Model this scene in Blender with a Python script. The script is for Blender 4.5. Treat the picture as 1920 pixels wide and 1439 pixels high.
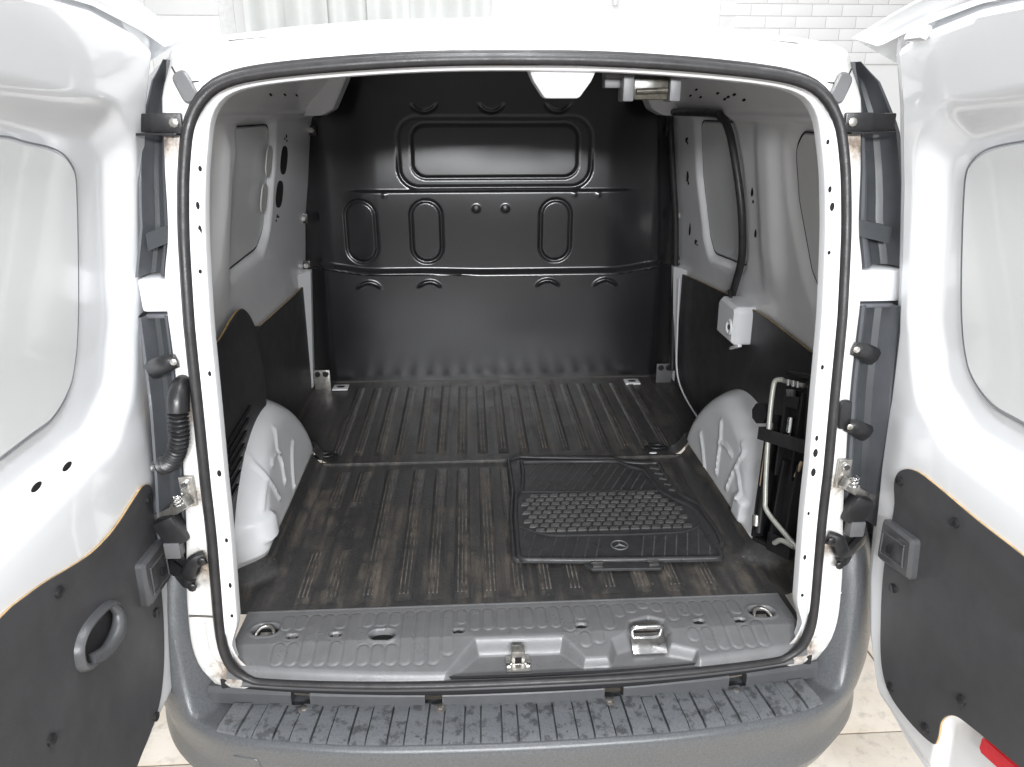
import bpy, bmesh, math, random
import numpy as np
from mathutils import Vector, Matrix
from mathutils.geometry import delaunay_2d_cdt

random.seed(4)
RNG = np.random.default_rng(4)
scene = bpy.context.scene
for o in list(bpy.data.objects):
    bpy.data.objects.remove(o)
COL = scene.collection
R = math.radians

# ------------------------------------------------------------------ camera
cam_d = bpy.data.cameras.new('camera')
cam = bpy.data.objects.new('camera', cam_d)
COL.objects.link(cam)
cam.location = (-0.095, -1.30, 1.66)
cam.rotation_euler = (R(90 - 20.4), 0, R(-3.3))
cam_d.sensor_width = 36.0
cam_d.lens = 36.0 * 1400.0 / 1920.0
cam_d.clip_start = 0.02
cam_d.clip_end = 100
scene.camera = cam

# ------------------------------------------------------------------ world: pale light of a white workshop
w = bpy.data.worlds.new('World')
scene.world = w
w.use_nodes = True
bg = w.node_tree.nodes['Background']
bg.inputs[0].default_value = (0.97, 0.985, 1.0, 1)
bg.inputs[1].default_value = 0.56

# ------------------------------------------------------------------ ceiling tubes
def area(name, loc, sx, sy, power, rot=(0, 0, 0), col=(0.965, 0.985, 1.0)):
    l = bpy.data.lights.new(name, 'AREA')
    l.shape = 'RECTANGLE'
    l.size = sx
    l.size_y = sy
    l.energy = power
    l.color = col
    o = bpy.data.objects.new(name, l)
    COL.objects.link(o)
    o.location = loc
    o.rotation_euler = rot
    return o
for (x, y, p) in ((-1.5, -2.3, 8), (0.0, -2.3, 30), (1.5, -2.3, 8), (-1.6, 0.1, 16), (1.6, 0.1, 16), (0.0, 0.0, 42), (0.0, 2.6, 40), (-1.8, 2.6, 30), (1.8, 2.6, 30)):
    area('ceiling_tube_lamp', (x, y, 3.3), 0.28, 1.5, p)
# added fill lamps behind the camera that lift the dark cargo bay
for x in (-0.55, 0.55):
    area('bay_fill_lamp', (x, -4.2, 2.45), 0.9, 0.4, 165, (R(74), 0, 0))

scene.view_settings.view_transform = 'Standard'
scene.view_settings.look = 'None'
scene.view_settings.gamma = 1.0
scene.view_settings.exposure = 0.0
scene.render.engine = 'CYCLES'

# ------------------------------------------------------------------ materials
def new_mat(name):
    m = bpy.data.materials.new(name)
    m.use_nodes = True
    nt = m.node_tree
    return m, nt, nt.nodes['Principled BSDF']

def N(nt, t, **kw):
    n = nt.nodes.new(t)
    for k, v in kw.items():
        if k in n.inputs:
            n.inputs[k].default_value = v
        else:
            setattr(n, k, v)
    return n

def ramp(nt, src, stops):
    r = nt.nodes.new('ShaderNodeValToRGB')
    el = r.color_ramp.elements
    while len(el) < len(stops):
        el.new(0.5)
    for e, (p, c) in zip(el, stops):
        e.position = p
        e.color = (*c, 1) if len(c) == 3 else c
    nt.links.new(src, r.inputs[0])
    return r

def g(v):
    return (v, v, v)

def coords(nt, scale=(1, 1, 1)):
    tc = nt.nodes.new('ShaderNodeTexCoord')
    geo = nt.nodes.new('ShaderNodeNewGeometry')
    mp = nt.nodes.new('ShaderNodeMapping')
    mp.inputs['Scale'].default_value = scale
    nt.links.new(geo.outputs['Position'], mp.inputs[0])
    return mp.outputs[0]

def noise(nt, co, scale, detail=4, rough=0.55):
    n = N(nt, 'ShaderNodeTexNoise', Scale=scale, Detail=detail, Roughness=rough)
    nt.links.new(co, n.inputs['Vector'])
    return n.outputs['Fac']

def bump(nt, bs, h, strength, dist=0.002):
    b = N(nt, 'ShaderNodeBump', Strength=strength, Distance=dist)
    nt.links.new(h, b.inputs['Height'])
    nt.links.new(b.outputs[0], bs.inputs['Normal'])

def mixrgb(nt, fac, a, b, mode='MIX'):
    m = nt.nodes.new('ShaderNodeMix')
    m.data_type = 'RGBA'
    m.blend_type = mode
    for src, i in ((fac, 0), (a, 6), (b, 7)):
        if isinstance(src, (float, int)):
            m.inputs[i].default_value = src
        elif isinstance(src, tuple):
            m.inputs[i].default_value = (*src, 1)
        else:
            nt.links.new(src, m.inputs[i])
    return m.outputs[2]

def simple(name, col, rough=0.5, metal=0.0, var=0.0, vscale=12, grain=0.0, gscale=700, rvar=0.0, coat=0.0, spec=0.5):
    m, nt, bs = new_mat(name)
    co = coords(nt)
    bs.inputs['Base Color'].default_value = (*col, 1)
    bs.inputs['Roughness'].default_value = rough
    bs.inputs['Metallic'].default_value = metal
    bs.inputs['Coat Weight'].default_value = coat
    bs.inputs['Coat Roughness'].default_value = 0.06
    bs.inputs['Specular IOR Level'].default_value = spec
    if var:
        n = noise(nt, co, vscale, 6, 0.6)
        lo = tuple(c * (1 - var) for c in col)
        hi = tuple(min(1, c * (1 + var)) for c in col)
        r = ramp(nt, n, [(0.3, lo), (0.7, hi)])
        nt.links.new(r.outputs[0], bs.inputs['Base Color'])
    if rvar:
        n = noise(nt, co, vscale * 0.7, 5, 0.65)
        r = ramp(nt, n, [(0.3, g(max(0.03, rough - rvar))), (0.7, g(min(1, rough + rvar)))])
        nt.links.new(r.outputs[0], bs.inputs['Roughness'])
    if grain:
        n = noise(nt, co, gscale, 2, 0.5)
        bump(nt, bs, n, grain, 0.0012)
    return m

M = {}
M['paint'] = simple('white_paint', (0.80, 0.81, 0.83), 0.30, var=0.012, vscale=5, coat=0.7)
M['inner_paint'] = simple('inner_white_paint', (0.78, 0.785, 0.80), 0.34, var=0.03, vscale=9, coat=0.35, rvar=0.06)
M['panel_white'] = simple('blank_panel_white', (0.72, 0.73, 0.735), 0.30, var=0.015, vscale=4, coat=0.3)
M['hardboard'] = simple('charcoal_hardboard', (0.054, 0.054, 0.058), 0.50, var=0.12, vscale=16, grain=0.35, gscale=520, rvar=0.06)
M['raw_edge'] = simple('raw_board_edge', (0.50, 0.33, 0.14), 0.8, var=0.35, vscale=60)
M['lining'] = simple('dark_lining', (0.040, 0.040, 0.042), 0.46, var=0.15, vscale=20, grain=0.4, gscale=450, rvar=0.06)
M['sill'] = simple('grey_sill_plastic', (0.135, 0.135, 0.138), 0.32, var=0.10, vscale=22, grain=0.3, gscale=620, rvar=0.08)
M['moulding'] = simple('grey_moulding_plastic', (0.11, 0.11, 0.115), 0.42, var=0.08, vscale=30, grain=0.25, gscale=600)
M['rubber'] = simple('black_rubber', (0.022, 0.021, 0.022), 0.45, var=0.3, vscale=40, grain=0.3, gscale=300, rvar=0.1)
M['black'] = simple('black_plastic', (0.014, 0.014, 0.015), 0.38, var=0.2, vscale=40, rvar=0.1)
M['hole'] = simple('hole_black', (0.004, 0.004, 0.004), 0.9, var=0.1)  # black stands in for the shade inside holes and cups
M['bulk'] = simple('black_bulkhead_paint', (0.011, 0.0107, 0.012), 0.25, var=0.12, vscale=8, grain=0.10, gscale=350, spec=0.75)
M['lampgrey'] = simple('lamp_housing_grey', (0.105, 0.11, 0.12), 0.34, var=0.08, vscale=25, rvar=0.08)
M['lampdark'] = simple('lamp_housing_dark', (0.045, 0.048, 0.052), 0.4, var=0.1, vscale=25)
M['steel'] = simple('zinc_steel', (0.50, 0.48, 0.45), 0.34, 0.85, var=0.25, vscale=60, rvar=0.12)
M['chrome'] = simple('bright_steel', (0.82, 0.82, 0.82), 0.14, 1.0, var=0.08, vscale=60, rvar=0.08)
M['rodgrey'] = simple('rod_grey', (0.36, 0.36, 0.33), 0.35, 0.2, var=0.1, vscale=50)
M['red'] = simple('red_reflector', (0.62, 0.012, 0.022), 0.16, var=0.1, vscale=80, coat=1)
M['seam'] = simple('seam_black', (0.012, 0.012, 0.014), 0.8, var=0.1)
M['mat'] = simple('mat_rubber', (0.034, 0.034, 0.035), 0.36, var=0.25, vscale=35, grain=0.3, gscale=500, rvar=0.12)
M['matblock'] = simple('mat_block_rubber', (0.060, 0.059, 0.058), 0.33, var=0.3, vscale=30, rvar=0.14)
M['tan'] = simple('tan_wood', (0.55, 0.42, 0.27), 0.7, var=0.2, vscale=50)
M['doorgrip'] = simple('dark_grip_plastic', (0.072, 0.073, 0.077), 0.36, var=0.08, vscale=30, grain=0.25, gscale=600)
M['gasket'] = simple('grey_panel_joint', (0.20, 0.21, 0.23), 0.6, var=0.1)
M['amber'] = simple('lamp_bulb_glass', (0.05, 0.045, 0.035), 0.25, var=0.6, vscale=90)
M['yellow'] = simple('yellow_green_mark', (0.45, 0.5, 0.06), 0.5, var=0.1)

# van paint of the pillars with rust stains round the hinges
def stained_paint():
    m, nt, bs = new_mat('stained_white_paint')
    bs.inputs['Roughness'].default_value = 0.3
    bs.inputs['Coat Weight'].default_value = 0.5
    co = coords(nt)
    n1 = noise(nt, co, 60, 6, 0.7)
    n2 = noise(nt, co, 8, 5, 0.6)
    base = ramp(nt, n2, [(0.35, (0.60, 0.59, 0.56)), (0.65, (0.78, 0.785, 0.79))]).outputs[0]
    tot = None
    for (c, rr) in (((-0.60, 0.06, 1.60), 0.05), ((0.60, 0.06, 1.595), 0.06), ((-0.63, -0.03, 0.97), 0.06), ((0.63, -0.03, 0.96), 0.05),
                    ((-0.62, -0.04, 0.82), 0.07), ((0.62, -0.04, 0.82), 0.05), ((-0.60, -0.05, 0.57), 0.08), ((0.60, -0.05, 0.57), 0.08), ((-0.617, -0.02, 1.14), 0.06)):
        d = N(nt, 'ShaderNodeVectorMath', operation='DISTANCE')
        nt.links.new(co, d.inputs[0])
        d.inputs[1].default_value = c
        mr = N(nt, 'ShaderNodeMapRange')
        mr.inputs['From Min'].default_value = rr
        mr.inputs['From Max'].default_value = rr * 0.2
        nt.links.new(d.outputs['Value'], mr.inputs['Value'])
        if tot is None:
            tot = mr.outputs[0]
        else:
            a = N(nt, 'ShaderNodeMath', operation='MAXIMUM')
            nt.links.new(tot, a.inputs[0]); nt.links.new(mr.outputs[0], a.inputs[1])
            tot = a.outputs[0]
    mu = N(nt, 'ShaderNodeMath', operation='MULTIPLY')
    nt.links.new(tot, mu.inputs[0]); nt.links.new(n1, mu.inputs[1])
    f = ramp(nt, mu.outputs[0], [(0.18, g(0)), (0.55, g(0.85))]).outputs[0]
    rust = ramp(nt, n1, [(0.35, (0.30, 0.18, 0.09)), (0.65, (0.10, 0.075, 0.06))]).outputs[0]
    c = mixrgb(nt, f, base, rust)
    nt.links.new(c, bs.inputs['Base Color'])
    return m
M['pillar'] = stained_paint()

def floor_rubber(name, wear):
    m, nt, bs = new_mat(name)
    co = coords(nt)
    st = coords(nt, (38, 2.2, 38))
    n1 = noise(nt, st, 1.0, 6, 0.65)
    n2 = noise(nt, co, 14, 6, 0.65)
    n3 = noise(nt, co, 160, 3, 0.6)
    a = ramp(nt, n1, [(0.44, g(0)), (0.70, g(1))]).outputs[0]
    b = ramp(nt, n2, [(0.38, g(0)), (0.64, g(1))]).outputs[0]
    f = mixrgb(nt, 1.0, a, b, 'MULTIPLY')
    base = ramp(nt, n3, [(0.3, (0.026, 0.0258, 0.027)), (0.7, (0.046, 0.045, 0.045))]).outputs[0]
    fm = N(nt, 'ShaderNodeMath', operation='MULTIPLY')
    nt.links.new(f, fm.inputs[0]); fm.inputs[1].default_value = wear
    c = mixrgb(nt, fm.outputs[0], base, (0.165, 0.138, 0.112))
    # dust band along the joint between the two liners and pale specks
    n4 = noise(nt, co, 75, 3, 0.7)
    sp = ramp(nt, n4, [(0.67, g(0)), (0.74, g(0.6))]).outputs[0]
    c = mixrgb(nt, sp, c, (0.22, 0.19, 0.16))
    nt.links.new(c, bs.inputs['Base Color'])
    r = ramp(nt, n2, [(0.3, g(0.28)), (0.7, g(0.52))]).outputs[0]
    nt.links.new(r, bs.inputs['Roughness'])
    bump(nt, bs, n3, 0.5, 0.0015)
    return m
M['floor'] = floor_rubber('worn_floor_rubber', 0.80)
M['rib'] = floor_rubber('worn_rib_rubber', 1.0)

def ridge_mat():
    m, nt, bs = new_mat('scuffed_ridge')
    co = coords(nt)
    n = noise(nt, co, 30, 5, 0.7)
    c = ramp(nt, n, [(0.38, (0.040, 0.038, 0.036)), (0.70, (0.19, 0.165, 0.145))]).outputs[0]
    nt.links.new(c, bs.inputs['Base Color'])
    bs.inputs['Roughness'].default_value = 0.45
    return m
M['ridge'] = ridge_mat()

def bumper_mat(name, wet, kk=.92):
    m, nt, bs = new_mat(name)
    co = coords(nt)
    n1 = noise(nt, co, 34, 6, 0.68)
    n2 = noise(nt, co, 230, 3, 0.6)
    n3 = noise(nt, co, 650, 2, 0.5)
    wetf = ramp(nt, n1, [(0.51, g(0)), (0.60, g(1))]).outputs[0]
    n5 = noise(nt, co, 70, 3, 0.6)
    drops = ramp(nt, n5, [(0.68, g(0)), (0.70, g(1))]).outputs[0]
    wsum = N(nt, 'ShaderNodeMath', operation='MAXIMUM')
    nt.links.new(wetf, wsum.inputs[0]); nt.links.new(drops, wsum.inputs[1])
    wm = N(nt, 'ShaderNodeMath', operation='MULTIPLY')
    nt.links.new(wsum.outputs[0], wm.inputs[0]); wm.inputs[1].default_value = wet
    dry = ramp(nt, n2, [(0.3, (0.112 * kk, 0.117 * kk, 0.125 * kk)), (0.7, (0.150 * kk, 0.156 * kk, 0.165 * kk))]).outputs[0]
    c = mixrgb(nt, wm.outputs[0], dry, (0.036, 0.037, 0.040))
    nt.links.new(c, bs.inputs['Base Color'])
    rr = mixrgb(nt, wm.outputs[0], g(0.27), g(0.09))
    nt.links.new(rr, bs.inputs['Roughness'])
    hh = mixrgb(nt, wm.outputs[0], n3, g(0.5))
    bump(nt, bs, hh, 0.35, 0.0012)
    return m
M['bumper'] = bumper_mat('shaded_bumper_plastic', 0.0, .66)  # darker base holds the shade of the front face
M['tread'] = bumper_mat('lit_wet_tread', 0.70)  # paler base holds the overhead light on the step; patches are water

def stone_tile(name):
    m, nt, bs = new_mat(name)
    co = coords(nt)
    n1 = noise(nt, co, 5, 8, 0.65)
    n2 = noise(nt, co, 26, 8, 0.7)
    a = ramp(nt, n1, [(0.3, (0.60, 0.52, 0.42)), (0.55, (0.72, 0.65, 0.56)), (0.8, (0.78, 0.73, 0.65))]).outputs[0]
    b = ramp(nt, n2, [(0.30, g(0.5)), (0.47, g(1.0))]).outputs[0]
    c = mixrgb(nt, 0.55, a, b, 'MULTIPLY')
    nt.links.new(c, bs.inputs['Base Color'])
    bs.inputs['Roughness'].default_value = 0.34
    bump(nt, bs, n2, 0.25, 0.002)
    return m
M['stone'] = stone_tile('beige_stone_tile')
M['grout'] = simple('dark_grout', (0.16, 0.14, 0.12), 0.85, var=0.2, vscale=40)
M['glaze'] = simple('white_glazed_tile', (0.80, 0.80, 0.79), 0.15, var=0.02, vscale=3, rvar=0.05)
M['glazegrout'] = simple('pale_wall_grout', (0.72, 0.72, 0.71), 0.8, var=0.08, vscale=30)
M['sheet'] = simple('pale_grey_sheet', (0.56, 0.57, 0.55), 0.4, var=0.08, vscale=3)

# ------------------------------------------------------------------ geometry helpers
def link(o, parent=None):
    COL.objects.link(o)
    if parent is not None:
        o.parent = parent
    return o

def mesh_obj(name, V, Fs, mat, parent=None, smooth=True, sharp=40, flip=False):
    me = bpy.data.meshes.new(name)
    V = [tuple(map(float, v)) for v in V]
    if flip:
        Fs = [tuple(reversed(f)) for f in Fs]
    me.from_pydata(V, [], [tuple(map(int, f)) for f in Fs])
    me.materials.append(M[mat] if isinstance(mat, str) else mat)
    me.update()
    if smooth:
        me.polygons.foreach_set('use_smooth', [True] * len(me.polygons))
        if sharp:
            me.set_sharp_from_angle(angle=R(sharp))
    o = bpy.data.objects.new(name, me)
    return link(o, parent)

def fix_normals(o):
    bm = bmesh.new(); bm.from_mesh(o.data)
    bmesh.ops.recalc_face_normals(bm, faces=bm.faces)
    bm.to_mesh(o.data); bm.free()
    return o

def empty(name, loc=(0, 0, 0)):
    o = bpy.data.objects.new(name, None)
    o.empty_display_size = 0.1
    o.location = loc
    return link(o)

def tag(o, label=None, cat=None, group=None, kind=None):
    if label: o['label'] = label
    if cat: o['category'] = cat
    if group: o['group'] = group
    if kind: o['kind'] = kind
    return o

def grid_obj(name, P, mat, parent=None, mask=None, closed_u=False, closed_v=False, sharp=40, flip=False):
    """P: (nu, nv, 3) array of points"""
    nu, nv = P.shape[:2]
    V = P.reshape(-1, 3)
    F = []
    for i in range(nu if closed_u else nu - 1):
        i2 = (i + 1) % nu
        for j in range(nv if closed_v else nv - 1):
            j2 = (j + 1) % nv
            if mask is not None and not mask[i, j]:
                continue
            F.append((i * nv + j, i2 * nv + j, i2 * nv + j2, i * nv + j2))
    return mesh_obj(name, V, F, mat, parent, sharp=sharp, flip=flip)

def cr(pts, n=8, closed=False):
    """Catmull-Rom through points"""
    P = [np.array(p, float) for p in pts]
    m = len(P)
    out = []
    segs = m if closed else m - 1
    for i in range(segs):
        p0 = P[(i - 1) % m] if closed or i > 0 else 2 * P[0] - P[1]
        p1 = P[i]; p2 = P[(i + 1) % m]
        p3 = P[(i + 2) % m] if closed or i + 2 < m else 2 * P[-1] - P[-2]
        for k in range(n):
            t = k / n
            out.append(0.5 * (2 * p1 + (p2 - p0) * t + (2 * p0 - 5 * p1 + 4 * p2 - p3) * t * t + (3 * p1 - p0 - 3 * p2 + p3) * t ** 3))
    if not closed:
        out.append(P[-1])
    return np.array(out)

def resample(P, n, closed=False):
    P = np.asarray(P, float)
    Q = np.vstack([P, P[:1]]) if closed else P
    d = np.r_[0, np.cumsum(np.linalg.norm(np.diff(Q, axis=0), axis=1))]
    t = np.linspace(0, d[-1], n + 1)[:-1] if closed else np.linspace(0, d[-1], n)
    return np.stack([np.interp(t, d, Q[:, k]) for k in range(Q.shape[1])], 1)

def rpoly(pts, r, n=5):
    """2D polygon with rounded corners; r may be a list"""
    P = [np.array(p, float) for p in pts]
    m = len(P)
    out = []
    for i in range(m):
        a, b, c = P[i - 1], P[i], P[(i + 1) % m]
        rr = r[i] if isinstance(r, (list, tuple)) else r
        u = a - b; v = c - b
        lu, lv = np.linalg.norm(u), np.linalg.norm(v)
        u /= lu; v /= lv
        ang = math.acos(max(-1, min(1, float(u @ v))))
        if ang > math.pi - 0.05 or rr <= 0:
            out.append(b); continue
        d = min(rr / math.tan(ang / 2), lu * 0.48, lv * 0.48)
        p, q = b + u * d, b + v * d
        for k in range(n + 1):
            t = k / n
            out.append((1 - t) ** 2 * p + 2 * t * (1 - t) * b + t * t * q)
    return np.array(out)

def frames(P, closed=False, up=None):
    P = np.asarray(P, float)
    if closed:
        T = np.roll(P, -1, 0) - np.roll(P, 1, 0)
    else:
        T = np.gradient(P, axis=0)
    T /= np.linalg.norm(T, axis=1)[:, None] + 1e-12
    Ns = []
    nrm = np.array(up, float) if up is not None else (np.array([0, 0, 1.]) if abs(T[0][2]) < 0.9 else np.array([1., 0, 0]))
    for t in T:
        base = np.array(up, float) if up is not None else nrm
        n_ = base - t * (base @ t)
        n_ /= np.linalg.norm(n_) + 1e-12
        Ns.append(n_); nrm = n_
    Ns = np.array(Ns)
    B = np.cross(T, Ns)
    return T, Ns, B

def tube_data(P, r, n=8, closed=False, up=None, sx=1.0, sy=1.0, caps=True):
    P = np.asarray(P, float)
    T, Nn, B = frames(P, closed, up)
    r = np.full(len(P), r) if np.isscalar(r) else np.asarray(r)
    a = np.linspace(0, 2 * math.pi, n, endpoint=False)
    V = P[:, None, :] + (Nn[:, None, :] * np.cos(a)[None, :, None] * sx + B[:, None, :] * np.sin(a)[None, :, None] * sy) * r[:, None, None]
    m = len(P)
    F = []
    for i in range(m if closed else m - 1):
        i2 = (i + 1) % m
        for j in range(n):
            j2 = (j + 1) % n
            F.append((i * n + j, i * n + j2, i2 * n + j2, i2 * n + j))
    if not closed and caps:
        F.append(tuple(range(n))); F.append(tuple((m - 1) * n + j for j in reversed(range(n))))
    return V.reshape(-1, 3), F

def tube(name, P, r, mat, parent=None, **kw):
    V, F = tube_data(P, r, **kw)
    return fix_normals(mesh_obj(name, V, F, mat, parent, sharp=50))

class MB:
    """collects pieces of one rigid part"""
    def __init__(self): self.V = []; self.F = []
    def add(self, V, F):
        o = len(self.V)
        self.V += [tuple(v) for v in V]; self.F += [tuple(i + o for i in f) for f in F]
        return self
    def box(self, c, s, rot=None, b=0.0):
        V, F = box_data(s, b)
        Mx = Matrix.Translation(c) @ (rot if rot is not None else Matrix())
        return self.add([Mx @ Vector(v) for v in V], F)
    def tube(self, P, r, **kw): return self.add(*tube_data(P, r, **kw))
    def build(self, name, mat, parent=None, sharp=35):
        return fix_normals(mesh_obj(name, self.V, self.F, mat, parent, sharp=sharp))

_boxcache = {}
def box_data(s, b=0.0):
    key = (tuple(round(x, 5) for x in s), b)
    if key in _boxcache: return _boxcache[key]
    bm = bmesh.new()
    bmesh.ops.create_cube(bm, size=1.0)
    bmesh.ops.scale(bm, vec=s, verts=bm.verts)
    if b > 0:
        bmesh.ops.bevel(bm, geom=list(bm.edges), offset=b, segments=2, profile=0.6, affect='EDGES')
    V = [tuple(v.co) for v in bm.verts]
    F = [tuple(v.index for v in f.verts) for f in bm.faces]
    bm.free()
    _boxcache[key] = (V, F)
    return V, F

def box(name, c, s, mat, parent=None, rot=None, b=0.002):
    return MB().box(c, s, rot, b).build(name, mat, parent)

def rotE(x=0, y=0, z=0):
    from mathutils import Euler
    return Euler((R(x), R(y), R(z))).to_matrix().to_4x4()

def area2(P):
    x, y = P[:, 0], P[:, 1]
    return 0.5 * np.sum(x * np.roll(y, -1) - y * np.roll(x, -1))

def offset_poly(P, d):
    """inward offset of closed 2D polygon (CCW) by d"""
    E = np.roll(P, -1, 0) - P
    E /= np.linalg.norm(E, axis=1)[:, None] + 1e-12
    nl = np.stack([-E[:, 1], E[:, 0]], 1)      # left normal = inward for CCW
    nv = nl + np.roll(nl, 1, 0)
    ln = np.linalg.norm(nv, axis=1)[:, None] + 1e-9
    nv = nv / ln
    k = 1.0 / np.clip((nv * nl).sum(1), 0.5, 1)
    return P + nv * (d * k)[:, None]

def inside(P, X, Y):
    c = np.zeros(X.shape, bool)
    n = len(P)
    for i in range(n):
        x1, y1 = P[i]; x2, y2 = P[(i + 1) % n]
        if y1 == y2: continue
        t = ((y1 > Y) != (y2 > Y)) & (X < (x2 - x1) * (Y - y1) / (y2 - y1) + x1)
        c ^= t
    return c

def seg_dist(X, Y, a, b):
    ax, ay = a; bx, by = b
    dx, dy = bx - ax, by - ay
    t = np.clip(((X - ax) * dx + (Y - ay) * dy) / (dx * dx + dy * dy + 1e-12), 0, 1)
    return np.hypot(X - ax - t * dx, Y - ay - t * dy)

def poly_sdf(P, X, Y):
    d = np.full(X.shape, 1e9)
    for i in range(len(P)):
        d = np.minimum(d, seg_dist(X, Y, P[i], P[(i + 1) % len(P)]))
    return np.where(inside(P, X, Y), -d, d)

def line_dist(pts, X, Y):
    d = np.full(X.shape, 1e9)
    for a, b in zip(pts[:-1], pts[1:]):
        d = np.minimum(d, seg_dist(X, Y, a, b))
    return d

def rrect_sdf(X, Y, cx, cy, hx, hy, r):
    qx = np.abs(X - cx) - hx + r; qy = np.abs(Y - cy) - hy + r
    return np.hypot(np.maximum(qx, 0), np.maximum(qy, 0)) + np.minimum(np.maximum(qx, qy), 0) - r

def ss(a, b, x):
    t = np.clip((np.asarray(x, float) - a) / (b - a), 0, 1)
    return t * t * (3 - 2 * t)

def panel(name, outline, fmap, thick, mat, parent=None, spacing=0.03, bev=0.0015, edge_mat=None, holes=()):
    """solid panel with outline in 2D, mapped by fmap(u, v, h) to 3D; h = 0 back .. thick front"""
    P = np.asarray(outline, float)
    if area2(P) < 0: P = P[::-1]
    Pi = offset_poly(P, bev)
    lo, hi = P.min(0), P.max(0)
    gx = np.arange(lo[0] + spacing / 2, hi[0], spacing); gy = np.arange(lo[1] + spacing / 2, hi[1], spacing)
    GX, GY = np.meshgrid(gx, gy)
    d = poly_sdf(Pi, GX, GY)
    ok = d < -spacing * 0.45
    pts = [Vector(p) for p in Pi] + [Vector((x, y)) for x, y in zip(GX[ok], GY[ok])]
    n = len(Pi)
    vo, eo, fo, ov, oe, of = delaunay_2d_cdt(pts, [(i, (i + 1) % n) for i in range(n)], [], 1, 1e-7)
    # map output verts for boundary
    idx = {}
    for k, src in enumerate(ov):
        for s_ in src:
            idx[s_] = k
    V = [fmap(v.x, v.y, thick) for v in vo]
    F = [tuple(f) for f in fo]
    # keep only faces inside
    cen = np.array([np.mean([[vo[i].x, vo[i].y] for i in f], axis=0) for f in F])
    ins = inside(Pi, cen[:, 0], cen[:, 1])
    F = [f for f, k in zip(F, ins) if k]
    nF = len(F)
    o1 = len(V)
    V += [fmap(p[0], p[1], thick - bev) for p in P]
    o2 = len(V)
    V += [fmap(p[0], p[1], 0.0) for p in P]
    for i in range(n):
        j = (i + 1) % n
        F.append((idx[i], idx[j], o1 + j, o1 + i))
    nF = len(F)
    for i in range(n):
        j = (i + 1) % n
        F.append((o1 + i, o1 + j, o2 + j, o2 + i))
    ob = mesh_obj(name, V, F, mat, parent, sharp=35)
    if edge_mat:
        ob.data.materials.append(M[edge_mat])
        for k in range(nF, len(F)):
            ob.data.polygons[k].material_index = 1
    fix_normals(ob)
    return ob

def disc_at(name, c, nrm, r, th, mat, parent, n=14, r2=None, bev=0.2):
    """short round or oval plug along normal nrm"""
    nrm = Vector(nrm).normalized()
    q = nrm.to_track_quat('Z', 'Y').to_matrix().to_4x4()
    Mx = Matrix.Translation(c) @ q
    V = []; F = []
    r2 = r2 or r
    rows = [(1, 0), (1, th * (1 - bev)), (1 - bev, th)]
    for (k, z) in rows:
        for i in range(n):
            a = 2 * math.pi * i / n
            V.append(Mx @ Vector((r * k * math.cos(a), r2 * k * math.sin(a), z)))
    for q_ in range(len(rows) - 1):
        for i in range(n):
            j = (i + 1) % n
            F.append((q_ * n + i, q_ * n + j, (q_ + 1) * n + j, (q_ + 1) * n + i))
    F.append(tuple((len(rows) - 1) * n + i for i in range(n)))
    return mesh_obj(name, V, F, mat, parent, sharp=40)

def copy_child(o, parent, loc=None, rot=None, scale=None):
    c = o.copy()
    COL.objects.link(c)
    c.parent = parent
    if loc is not None: c.location = loc
    if rot is not None: c.rotation_euler = rot
    if scale is not None: c.scale = scale
    return c

# ================================================================== THE SETTING
ground = box('floor', (0, 2.0, -0.02), (14, 14, 0.04), 'grout', None, b=0)
tag(ground, kind='structure')
tile_src = None
for i in range(-7, 7):
    for j in range(-4, 6):
        x = 0.762 + 0.2 + i * 0.4
        y = 0.262 + 0.2 + j * 0.4
        if tile_src is None:
            tile_src = box('floor_tile', (0, 0, 0), (0.394, 0.394, 0.016), 'stone', ground, b=0.002)
            t = tile_src
        else:
            t = copy_child(tile_src, ground)
        t.location = (x, y, 0.005 + random.uniform(-0.0006, 0.0006))

WY = 4.6
wall = box('back_wall', (0, WY + 0.1, 2.0), (11, 0.2, 4.0), 'glaze', None, b=0)
tag(wall, kind='structure')
def wall_tiles(x0, x1, z0, z1, tw, th, gap, stagger):
    src = None
    bk = box('tile_bed', ((x0 + x1) / 2, WY - 0.004, (z0 + z1) / 2), (x1 - x0, 0.006, z1 - z0), 'glazegrout', wall, b=0)
    r = 0
    z = z0
    while z + th <= z1 + 1e-6:
        x = x0 + (tw / 2 if (stagger and r % 2) else 0)
        while x + tw <= x1 + 1e-6:
            if src is None:
                src = box('wall_tile', (0, 0, 0), (tw - gap, 0.010, th - gap), 'glaze', wall, b=0.0015); t = src
            else:
                t = copy_child(src, wall)
            t.location = (x + tw / 2, WY - 0.0105, z + th / 2)
            x += tw
        z += th; r += 1
wall_tiles(1.75, 3.55, 1.95, 2.75, 0.225, 0.08, 0.004, True)
wall_tiles(-3.3, -1.7, 1.75, 2.75, 0.5, 0.5, 0.006, False)
curt = empty('strip_curtain', (-0.8, WY - 0.1, 0.0))
tag(curt, 'pale grey hanging sheet strips on the white wall behind the van roof', 'curtain')
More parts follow.
